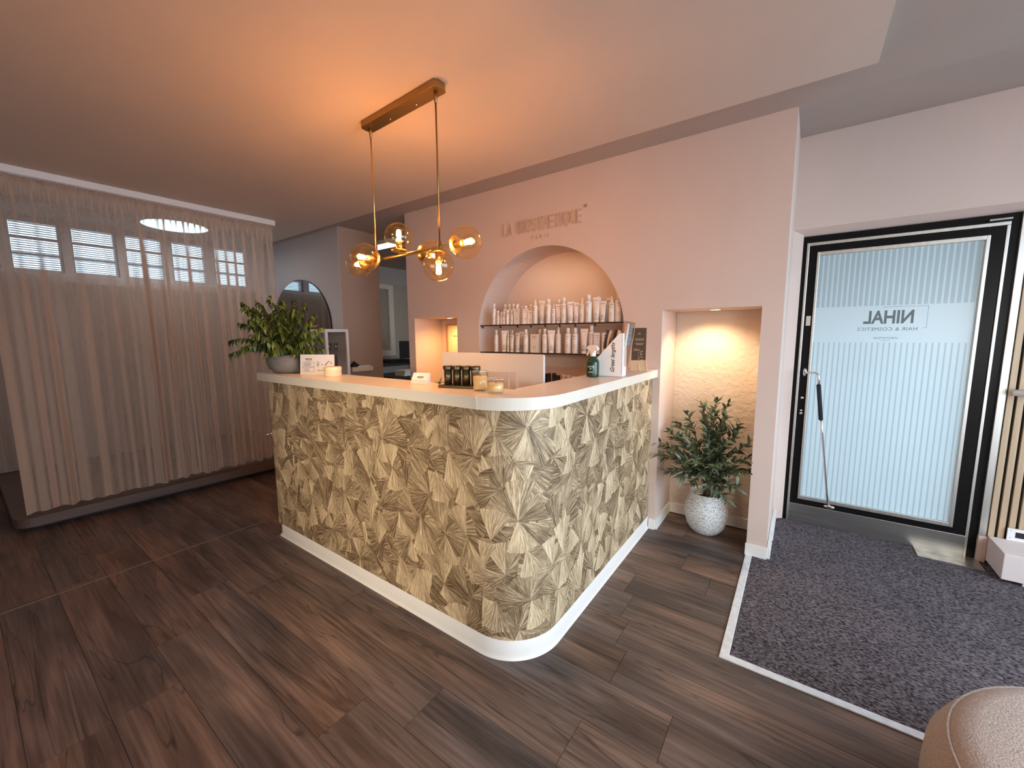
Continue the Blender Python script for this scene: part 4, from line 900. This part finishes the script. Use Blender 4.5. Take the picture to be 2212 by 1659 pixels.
# olive plant in speckled pot
op = thing('olive_plant', 'potted olive plant in a white speckled round pot in the lit niche', 'potted plant', (-0.463, 2.925, 0.0005))
MB().lathe([(.070, 0), (.085, .006), (.115, .045), (.134, .105), (.138, .15), (.130, .20), (.112, .245), (.106, .262), (.112, .282), (.106, .285), (.099, .262), (.104, .235), (.09, .225), (0, .225)], n=36).build('pot', m_pot, op)
MB().lathe([(0, .226), (.10, .226)], n=20, cap=False).build('soil', m_soil, op)
tk = MB()
for a_ in range(4): tk.tube([(.012*math.cos(a_*1.6), .012*math.sin(a_*1.6), .22), (.016*math.cos(a_*1.6), .016*math.sin(a_*1.6), .36), (.035*math.cos(a_*1.6+.4), .035*math.sin(a_*1.6+.4), .50)], .011, 8, taper=.6)
tk.build('trunk', m_stem, op)
rgo = random.Random(29); specs = []; brs = MB()
ends = [(-.30, -.16, .63), (-.26, -.22, .56), (-.30, -.10, .50), (-.23, -.16, .42), (-.20, -.05, .76), (-.13, -.10, .84), (-.05, -.06, .90), (.03, -.05, .93), (.02, -.1, .86), (.10, -.08, .84), (.10, -.02, .91), (.18, -.10, .74), (.24, -.12, .68), (.255, -.15, .60), (.25, -.14, .52), (.20, -.22, .42), (.15, -.22, .32), (.12, -.25, .36), (.03, -.22, .66), (-.08, -.24, .66), (-.12, -.26, .55), (.08, -.28, .56), (.0, -.28, .48), (-.06, -.25, .40), (-.18, -.25, .47), (.15, -.26, .60), (-.16, -.2, .70), (.0, -.15, .76), (.12, -.2, .70), (-.24, -.12, .70), (-.05, .08, .80), (.08, .08, .74), (.20, -.22, .50), (-.12, -.27, .44), (.05, -.3, .42), (-.03, -.28, .58), (.18, -.1, .80), (-.2, -.2, .60)]
for (a_, b_, h_) in ends:
    e_ = Vector((a_, b_, h_)); st_ = Vector((.02*rgo.uniform(-1, 1), .02*rgo.uniform(-1, 1), .42)); mid = st_.lerp(e_, .45)+Vector((0, 0, .03)); pts = [st_*(1-t)**2+mid*2*t*(1-t)+e_*t*t for t in [i/8 for i in range(9)]]
    brs.tube(pts, .003, 5, taper=.3); ln = sum((pts[i+1]-pts[i]).length for i in range(8)); nl = max(8, int(ln/.0095))
    for k in range(nl):
        t = min(1, .22+.78*(k+.6)/nl); i = min(7, int(t*8)); p = pts[i].lerp(pts[i+1], t*8-i); dd = (pts[i+1]-pts[i]).normalized()
        sd = dd.cross(Vector((rgo.uniform(-1, 1), rgo.uniform(-1, 1), .6))).normalized()*(1 if k % 2 else -1)
        specs.append((p, dd*.75+sd*.75+Vector((0, 0, rgo.uniform(-.2, .3))), rgo.uniform(.75, 1.2), p.y+rgo.uniform(-.04, .04), rgo.uniform(-1, 1)))
brs.build('branches', m_stem, op)
ml = [leaf_mesh('leaf', .060, .0092, .3, .12, m_leafB), leaf_mesh('leaf', .070, .0100, .2, .2, m_leafB), leaf_mesh('leaf', .050, .0090, .4, .05, m_leafB)]
print('olive leaves', len(specs)); make_leaves(op, specs, ml, m_leafB)

# ------------------------------------------------------------------ things on the countertop
Zc = TT+.0005
def local_rot(x, y): return math.atan2(y, x)
# price card stand
sc_ = thing('menu_stand', 'white printed price card with black case standing beside the bowl plant', 'menu card', (-2.47, 1.335, Zc), math.radians(24))
MB().box((-.135, .012, 0), (.118, .050, .122)).build('case', m_blackm, sc_)
t = MB(); t.add([(-.117, -.002, 0), (.125, -.002, 0), (.125, .010, .124), (-.117, .010, .124), (-.117, .002, 0), (.125, .002, 0), (.125, .0115, .124), (-.117, .0115, .124)], [(0, 1, 2, 3), (7, 6, 5, 4), (0, 4, 5, 1), (3, 2, 6, 7), (0, 3, 7, 4), (1, 5, 6, 2)]); t.build('card', m_paper, sc_)
def on_card(u, v): return (-.117+.242*u, -.0032+.012*v, .124*v)
t = MB()
def cbar(u0, v0, u1, v1):
    a_, b_, c_, d_ = on_card(u0, v0), on_card(u1, v0), on_card(u1, v1), on_card(u0, v1); t.quad(a_, b_, c_, d_)
cbar(.16, .74, .255, .80); cbar(.27, .74, .35, .80); cbar(.18, .67, .34, .69)
for v in (.60, .38, .35, .12): cbar(.08, v, .42, v+.012)
for u in (.08, .415): cbar(u, .12, u+.006, .61)
for k in range(4): cbar(.12, .43+.04*k, .30+.02*(k % 3), .445+.04*k)
for k in range(3): cbar(.12, .17+.05*k, .27+.03*(k % 2), .185+.05*k)
for u in (.50, .545): cbar(u, .48, u+.012, .66)
cbar(.515, .42, .545, .50); cbar(.64, .47, .67, .52); cbar(.74, .46, .77, .52)
for k in range(5): cbar(.76+.018*k, .50+.035*k, .782+.018*k, .545+.035*k)
for k in range(3): cbar(.88+.02*k, .60-.035*k, .90+.02*k, .64-.035*k)
cbar(.54, .16, .565, .24); cbar(.62, .18, .66, .22); cbar(.50, .38, .58, .388); cbar(.72, .38, .84, .388)
t.build('printed_text', m_print, sc_)
# round cream tin
tn = thing('round_tin', 'round cream coloured pot beside the printed price card', 'pot', (-2.285, 1.335, Zc))
MB().lathe([(.046, 0), (.049, .003), (.048, .030), (.050, .032), (.050, .053), (.046, .056), (0, .056)], n=28).build('pot_body', m_tin, tn)
t = MB(); t.box((-.012, -.0500, .036), (.008, -.0485, .039)); t.build('printed_text', m_print, tn)
# business card holder
ch_ = thing('card_holder', 'clear holder with white business cards on the counter front edge', 'card holder', (-1.535, 1.355, Zc), math.radians(20))
t = MB(); t.add([(-.045, -.022, 0), (.045, -.022, 0), (.045, .022, 0), (-.045, .022, 0), (-.045, .018, .052), (.045, .018, .052), (.045, .022, .052), (-.045, .022, .052)], [(0, 3, 2, 1), (0, 1, 5, 4), (1, 2, 6, 5), (2, 3, 7, 6), (3, 0, 4, 7), (4, 5, 6, 7)]); t.build('card_stack', m_card, ch_)
t = MB(); t.add([(-.045, -.030, 0), (.045, -.030, 0), (.045, -.014, .022), (-.045, -.014, .022), (-.045, -.032, 0), (.045, -.032, 0), (.045, -.016, .022), (-.045, -.016, .022)], [(0, 1, 2, 3), (7, 6, 5, 4), (0, 4, 5, 1), (3, 2, 6, 7), (0, 3, 7, 4), (1, 5, 6, 2)]); t.build('holder', m_glassc, ch_)
t = MB(); t.add([(-.018, -.0005, .0295), (.018, -.0005, .0295), (.018, .0045, .0355), (-.018, .0045, .0355)], [(0, 1, 2, 3)]); t.add([(-.010, -.0035, .0255), (.010, -.0035, .0255), (.010, -.0025, .0268), (-.010, -.0025, .0268)], [(0, 1, 2, 3)]); t.build('printed_text', m_print, ch_)
# small leaf sprig
spg = thing('leaf_sprig', 'tiny dark green leaf sprig left of the bronze tubes', 'plant', (-1.385, 1.345, Zc))
t = MB(); t.tube([(0, 0, 0), (-.004, 0, .012)], .003, 6); t.build('stem', m_stem, spg)
ms_ = leaf_mesh('leaf', .036, .006, .3, .15, m_leafA)
for a_, el in ((-2.7, .3), (-1.9, .5), (.1, .5), (.7, .35), (2.6, .35), (1.4, 1.3), (-1.0, .2)):
    o = bpy.data.objects.new('leaf', ms_); S.collection.objects.link(o); o.parent = spg; o.location = (-.003, 0, .009)
    o.rotation_euler = Vector((math.cos(a_)*math.cos(el), math.sin(a_)*math.cos(el), math.sin(el))).to_track_quat('Y', 'Z').to_euler()
# bronze tube set on a tray
tr_ = thing('bronze_tube_set', 'four dark bronze capped tubes standing on a bronze tray on the counter', 'tube set', (-1.262, 1.362, Zc), math.radians(18))
MB().box((-.100, -.042, 0), (.100, .030, .012)).build('tray', m_bronze, tr_, bevel=.002)
for k in range(4):
    x = -.068+.0455*k
    a = MB(); a.lathe([(.0195, .012), (.0195, .082)], (x, 0, 0), 18); o = a.build('tube', m_bronze, tr_)
    MB().lathe([(.0225, .080), (.0235, .083), (.0235, .097), (.0215, .099), (0, .099)], (x, 0, 0), 18).build('cap', m_bronze, o)
# candles in glasses
for x, y, h, r, wl, lab in ((-1.122, 1.328, .084, .034, .062, 'taller glass candle beside the bronze tubes'), (-1.016, 1.300, .060, .036, .042, 'shorter glass candle at the counter corner')):
    t = thing('glass_candle', lab, 'candle', (x, y, Zc), 0, 'candles on the counter')
    MB().lathe([(r*.86, 0), (r*.93, .003), (r, h), (r*.955, h), (r*.90, .007), (0, .007)], n=28).build('glass', m_glassc, t)
    MB().lathe([(r*.86, .0075), (r*.90, wl*.5), (r*.925, wl), (0, wl-.002)], n=24).build('wax', m_wax, t)
    MB().tube([(0, 0, wl-.002), (.001, 0, wl+.009)], .0011, 5).build('wick', m_ink, t)
    MB().lathe([(r*1.0, h-.0015), (r*1.01, h), (r*.955, h)], n=28, cap=False).build('rim', mat('glass_rim', (0.85, 0.80, 0.72), .2), t)
# spray bottle
sp = thing('spray_bottle', 'dark green spray bottle with white trigger head on the right counter', 'spray bottle', (-0.945, 2.095, Zc), math.radians(-10))
MB().lathe([(.030, 0), (.0345, .004), (.0350, .010), (.0350, .082), (.031, .094), (.018, .112), (.0135, .118), (.0135, .124)], n=26).build('bottle', m_greenl, sp)
t = MB(); t.lathe([(.0155, .114), (.0155, .134), (.012, .136), (0, .136)], n=18)
hp = [(-.040, .158), (-.036, .168), (-.020, .176), (.004, .179), (.022, .174), (.034, .162), (.036, .154), (.030, .148), (.016, .146), (.010, .134), (-.012, .134), (-.016, .146), (-.028, .152)]
n_ = len(hp); t.add([(x, -.010, z) for x, z in hp]+[(x, .010, z) for x, z in hp], [tuple(range(n_)), tuple(range(2*n_-1, n_-1, -1))]+[(i, (i+1) % n_, (i+1) % n_+n_, i+n_) for i in range(n_)])
t.build('spray_head', m_white, sp, bevel=.003)
t = MB(); t.add([(-.028, -.005, .150), (-.016, -.005, .150), (-.034, -.005, .118), (-.042, -.005, .122), (-.028, .005, .150), (-.016, .005, .150), (-.034, .005, .118), (-.042, .005, .122)], [(0, 1, 2, 3), (7, 6, 5, 4), (0, 4, 5, 1), (1, 5, 6, 2), (2, 6, 7, 3), (3, 7, 4, 0)]); t.build('trigger', m_white, sp)
t = MB()
m_whp = mat('white_print', (0.75, 0.8, 0.76), .6)
for z, hw, th in ((.060, .55, .0028), (.054, .60, .001), (.045, .10, .005), (.032, .35, .001), (.027, .42, .0018)):
    for q in range(4):
        a0, a1 = -hw+hw*q/2, -hw+hw*(q+1)/2; f2 = lambda a_: (.0356*math.sin(a_+.25), -.0356*math.cos(a_+.25))
        t.quad((*f2(a0), z), (*f2(a1), z), (*f2(a1), z+th), (*f2(a0), z+th))
t.build('printed_text', m_whp, sp)
# magazine file: corners measured in plan, sloping sides, closed tall back
mf = thing('magazine_file', 'white cut-away magazine file reading Great Lengths in black script', 'magazine file', (-0.985, 2.140, Zc), math.radians(6))
Wd, Dp = .185, .095      # long side towards the viewer, depth
def sidep(y): return [(0, y, 0), (Wd, y, 0), (Wd, y, .242), (Wd-.018, y, .242), (0, y, .055)]
t = MB()
for y in (0, Dp-.003):
    a_ = sidep(y); c_ = sidep(y+.003); t.add(a_+c_, [(0, 1, 2, 3, 4), (9, 8, 7, 6, 5)]+[(i, (i+1) % 5, (i+1) % 5+5, i+5) for i in range(5)])
t.box((Wd-.003, 0, 0), (Wd, Dp, .242)); t.box((0, 0, 0), (.003, Dp, .055)); t.box((0, 0, 0), (Wd, Dp, .003))
t.build('box', m_card, mf, fix=False)
text_obj('lettering', 'Great lengths', .165, .030, m_ink, mf, (.150, -.0012, .028), (math.radians(90), math.radians(-90), 0), 0.0, .45, 1.0, .012)
def brush(x, y, rz, lab, tilt=.18):
    t = thing('hair_brush', lab, 'hair brush', (x, y, Zc+.052), rz, 'hair brushes'); t.rotation_euler = (0, tilt, rz)
    n_ = 18; o_ = [(.026*math.sin(2*PI*i/n_)*1.0, .155+.058*math.cos(2*PI*i/n_)) for i in range(n_)]
    a = MB(); a.add([(-.004, y_, z_) for y_, z_ in o_]+[(.008, y_*.92, .155+(z_-.155)*.92) for y_, z_ in o_], [tuple(range(n_)), tuple(range(2*n_-1, n_-1, -1))]+[(i, (i+1) % n_, (i+1) % n_+n_, i+n_) for i in range(n_)], False)
    a.build('brush_back', m_beech, t, bevel=.002); MB().box((-.003, -.008, -.045), (.007, .008, .105)).build('handle', m_beech, t)
    bb = MB()
    for i in range(7):
        for j in range(14):
            yy = -.020+.0067*i; zz_ = .105+.0077*j
            if (yy/.024)**2+((zz_-.155)/.054)**2 < 1: bb.box((-.022, yy-.0022, zz_-.0026), (-.004, yy+.0022, zz_+.0026))
    bb.build('bristles', m_blackm, t, kind='stuff')
brush(-0.918, 2.185, .1, 'round wooden hair brush nearer the spray bottle, in the white file'); brush(-0.872, 2.190, .1, 'round wooden hair brush behind the first one, in the white file')
pk = thing('hair_packet', 'clear plastic packet with blue and brown labels sticking out of the white file', 'packet', (-0.818, 2.205, Zc+.01), math.radians(6)); pk.rotation_euler = (0, .12, math.radians(6))
t = MB(); t.add([(-.040, -.006, .05), (.030, -.006, .05), (.034, -.004, .295), (-.030, -.004, .300), (-.040, .006, .05), (.030, .006, .05), (.034, .004, .295), (-.030, .004, .300)], [(0, 1, 2, 3), (7, 6, 5, 4), (0, 4, 5, 1), (1, 5, 6, 2), (2, 6, 7, 3), (3, 7, 4, 0)])
t.build('pouch', thin_glass('plastic_pouch', (.86, .80, .76), 1.5, .15, (1, .9, .85), .15), pk)
MB().box((.004, -.0075, .17), (.024, -.0062, .285)).build('blue_label', mat('blue_label', (.22, .27, .33), .5, noise=(120, .5, (1, 1, 1))), pk); MB().box((-.020, -.0075, .16), (-.004, -.0062, .285)).build('brown_label', mat('brown_label', (.52, .32, .22), .5, noise=(160, .5, (1, 1, 1))), pk); MB().box((-.004, -.0075, .16), (.004, -.0062, .285)).build('white_label', m_card, pk)
# brochure in acrylic stand
br = thing('brochure_stand', 'dark brown brochure and beige leaflet in a clear stand beside the wall', 'brochure stand', (-0.842, 2.56, Zc), math.radians(35))
MB().box((-.042, .008, .028), (.048, .012, .275)).build('brochure', m_brochure, br)
t = MB()
for z, a0, a1 in ((.205, -.026, .034), (.196, -.020, .034), (.176, -.022, .032), (.168, -.016, .026), (.140, -.030, -.004), (.132, -.030, -.004), (.24, 0, .008), (.236, -.006, .012)): t.box((a0, .0070, z), (a1, .0079, z+.0024))
for k in range(14):
    z = .065+.0055*k; t.box((.006+.010*math.sin(k*1.9), .0070, z), (.012+.016*math.sin(k*1.9)+.004, .0079, z+.003))
t.build('printed_text', m_beige, br)
t = MB(); t.add([(-.050, -.004, 0), (.050, -.004, 0), (.050, .006, .070), (-.050, .006, .070), (-.050, -.002, 0), (.050, -.002, 0), (.050, .008, .070), (-.050, .008, .070)], [(0, 1, 2, 3), (7, 6, 5, 4), (0, 4, 5, 1), (1, 5, 6, 2), (2, 6, 7, 3), (3, 7, 4, 0)]); t.build('leaflet', m_beige, br)
t = MB(); t.box((-.055, -.012, 0), (.055, .03, .003)); t.add([(-.055, -.010, 0), (.055, -.010, 0), (.055, .000, .070), (-.055, .000, .070)], [(0, 1, 2, 3)]); t.build('stand', thin_glass('clear_acrylic', (.96, .95, .93), 1.12, .2), br)
t = MB(); t.tube([(.055, -.01, 0), (.045, .0, .075)], .0018, 5); t.tube([(.010, -.012, 0), (.0, -.008, .05)], .0014, 5); t.build('stand_edge', mat('acrylic_edge', (.9, .75, .6), .2), br)

# ------------------------------------------------------------------ left background
mr_ = thing('arched_mirror', 'arched frameless mirror on the grey wall behind the bowl plant', 'mirror', (-5.086, 2.598, 1.05))
ap = [(-.68, 0), (.68, 0)]+[(.68*math.cos(math.radians(a_)), .42+.57*math.sin(math.radians(a_))) for a_ in range(0, 181, 6)]
n_ = len(ap); t = MB(); t.add([(x, -.012, z) for x, z in ap]+[(x, 0, z) for x, z in ap], [tuple(range(n_)), tuple(range(2*n_-1, n_-1, -1))]+[(i, (i+1) % n_, (i+1) % n_+n_, i+n_) for i in range(n_)]); t.build('mirror_glass', m_mirror, mr_, fix=True)
t = MB(); ro = [(x*1.012, z*1.006 if z > 0 else -.006) for x, z in ap]
t.add([(x, -.010, z) for x, z in ro]+[(x, 0, z) for x, z in ro], [(i, (i+1) % n_, (i+1) % n_+n_, i+n_) for i in range(n_)]); t.build('rim', m_blackm, mr_)
cb = thing('display_cabinet', 'white framed glass display cabinet with glassware behind the bowl plant', 'cabinet', (-4.30, 2.40, 0))
fr_ = MB(); X0, X1, Y0, Y1 = -.55, .27, -.10, .16
for x in (X0, X1-.026):
    for y in (Y0, Y1-.026): fr_.box((x, y, 0), (x+.026, y+.026, 1.40))
fr_.box((X0, Y0, 1.40), (X1, Y1, 1.432)); fr_.box((X0, Y0, .70), (X1, Y1, .72)); fr_.box((X0, Y0, 0.05), (X1, Y1, .08)); fr_.build('frame', m_white, cb, bevel=.003)
MB().box((X0+.02, Y0+.02, 1.195), (X1-.02, Y1-.02, 1.201)).build('shelf', m_glassc, cb)
MB().box((X0+.026, Y0+.008, .72), (X1-.026, Y0+.012, 1.40)).build('glass_door', m_glassc, cb)
MB().box((X0+.02, Y1-.008, .08), (X1-.02, Y1-.004, 1.40)).build('back_panel', m_bluewall, cb)
for k, (x, y) in enumerate(((-.16, 0), (-.09, .03), (-.02, -.01), (.05, .03), (.12, 0), (.18, .04))):
    t = thing('drinking_glass', 'clear drinking glass, %s from left in the display cabinet' % ORD[k], 'glass', (-4.30+x, 2.42+y, 1.202), 0, 'glasses in the display cabinet')
    MB().lathe([(.020, 0), (.025, .08), (.023, .08), (.018, .004), (0, .004)], n=14).build('bowl', thin_glass('glassware', (.75, .78, .78), 1.5, .05, (1, 1, 1), .12), t)
fl = thing('pink_flower', 'small pink flower beside the bowl plant foliage', 'flower', (-4.46, 2.42, 1.433))
for a_ in range(6):
    o = bpy.data.objects.new('petal', ms_.copy()); o.data.materials.clear(); o.data.materials.append(m_pinkf); S.collection.objects.link(o); o.parent = fl; o.scale = (2.2, 1.8, 1.5); o.location = (0, 0, .02)
    o.rotation_euler = Vector((math.cos(a_), math.sin(a_), .7)).to_track_quat('Y', 'Z').to_euler()
MB().tube([(0, 0, 0), (0, 0, .03)], .004, 6).build('stem', m_stem, fl)
ws = thing('wall_ledge', 'thin cream ledge on the taupe wall behind the round tin', 'shelf', (-4.183, 2.62, .955))
MB().box((0.001, 0, 0), (.10, .27, .052)).build('board', mat('cream_ledge', (.78, .62, .46), .5), ws)
tag(MB().box((-4.17, 2.70, 1.008), (-4.09, 2.86, 1.018)).build('paper_stack', m_paper), 'small paper stack on the cream ledge', 'paper')
t = MB(); t.add([(-4.17, 2.63, 1.008), (-4.09, 2.63, 1.008), (-4.09, 2.74, 1.008), (-4.17, 2.74, 1.008), (-4.13, 2.675, 1.075)], [(0, 3, 2, 1), (0, 1, 4), (1, 2, 4), (2, 3, 4), (3, 0, 4)]); tag(t.build('black_pouch', m_blackm), 'black folded pouch on the cream ledge', 'pouch')
# back room: luminaire, desk, monitor, files, drawer cart, lamp stand
lu = thing('ceiling_luminaire', 'bright rectangular ceiling luminaire in the back room', 'ceiling light', (-4.46, 3.39, H2))
MB().box((-.24, -.10, -.05), (.24, .10, -.0005)).build('housing', m_white, lu); MB().box((-.23, -.09, -.052), (.23, .09, -.0502)).build('diffuser', m_panel, lu)
dr = thing('back_room_desk', 'dark desk below the shuttered window in the back room', 'desk', (-5.55, 4.35, 0))
MB().box((-.35, -.75, .88), (.35, .75, .91)).build('desktop', m_dark, dr)
for x, y in ((-.32, -.70), (.28, -.70), (-.32, .66), (.28, .66)): MB().box((x, y, 0), (x+.04, y+.04, .88)).build('leg', m_dark, dr)
mo = thing('back_room_monitor', 'black computer monitor on the back room desk', 'monitor', (-5.15, 4.42, .91), math.radians(60))
MB().box((-.22, -.012, .08), (.22, .012, .36)).build('screen', m_blackm, mo); MB().box((-.02, -.01, 0), (.02, .02, .1)).build('neck', m_blackm, mo); MB().box((-.10, -.07, 0), (.10, .07, .01)).build('foot', m_blackm, mo)
tag(MB().box((-5.75, 4.20, .911), (-5.45, 4.60, .96)).build('printer', m_blackm, bevel=.01), 'flat black printer on the back room desk under the window', 'printer')
lp = thing('black_desk_lamp', 'slim black stand lamp in front of the shuttered window', 'lamp', (-5.50, 3.99, .911))
MB().tube([(0, 0, 0), (0, 0, .55)], .018, 8).build('pole', m_blackm, lp); MB().lathe([(0, .30), (.04, .31), (.045, .35), (.03, .40), (0, .41)], n=12).build('joint', m_blackm, lp); MB().lathe([(0, .48), (.035, .49), (.035, .60), (.02, .62), (0, .62)], n=12).build('head', m_blackm, lp); MB().lathe([(0, 0), (.07, 0), (.07, .01), (0, .01)], n=14).build('foot', m_blackm, lp)
dc = thing('drawer_cart', 'black drawer cart standing in the back room doorway', 'cart', (-4.75, 3.75, 0))
MB().box((-.30, -.28, 0), (.30, .28, .80)).build('body', m_dark, dc)
for k in range(3): MB().box((-.28, -.285, .10+.23*k), (.28, -.28, .30+.23*k)).build('drawer', m_blackm, dc)
for k in range(3): tag(MB().box((-4.62, 3.62, .801+.026*k), (-4.42+.01*k, 3.90, .824+.026*k)).build('document_file', m_grille), 'pale document file, %s from below on the drawer cart' % ORD[k], 'file', 'files on the drawer cart')

# ------------------------------------------------------------------ pouf
pf = thing('boucle_pouf', 'round beige boucle pouf at the lower right corner', 'pouf', (0.80, 1.35, 0))
R0 = 0.45
MB().lathe([(R0*.88, 0), (R0*.97, .02), (R0*1.03, .09), (R0*1.05, .17), (R0*1.04, .255), (R0*.99, .305), (R0*.955, .322)], n=64, cap=False).build('side_cover', m_boucle, pf)
MB().lathe([(R0*.955, .322), (R0*.92, .338), (R0*.84, .352), (R0*.5, .361), (0, .363)], n=64, cap=False).build('seat_cover', m_boucle, pf)
MB().lathe([(R0*.957+.004*math.cos(a_*PI/3), .323+.004*math.sin(a_*PI/3)) for a_ in range(7)], n=64, cap=False).build('piping', m_boucle, pf)
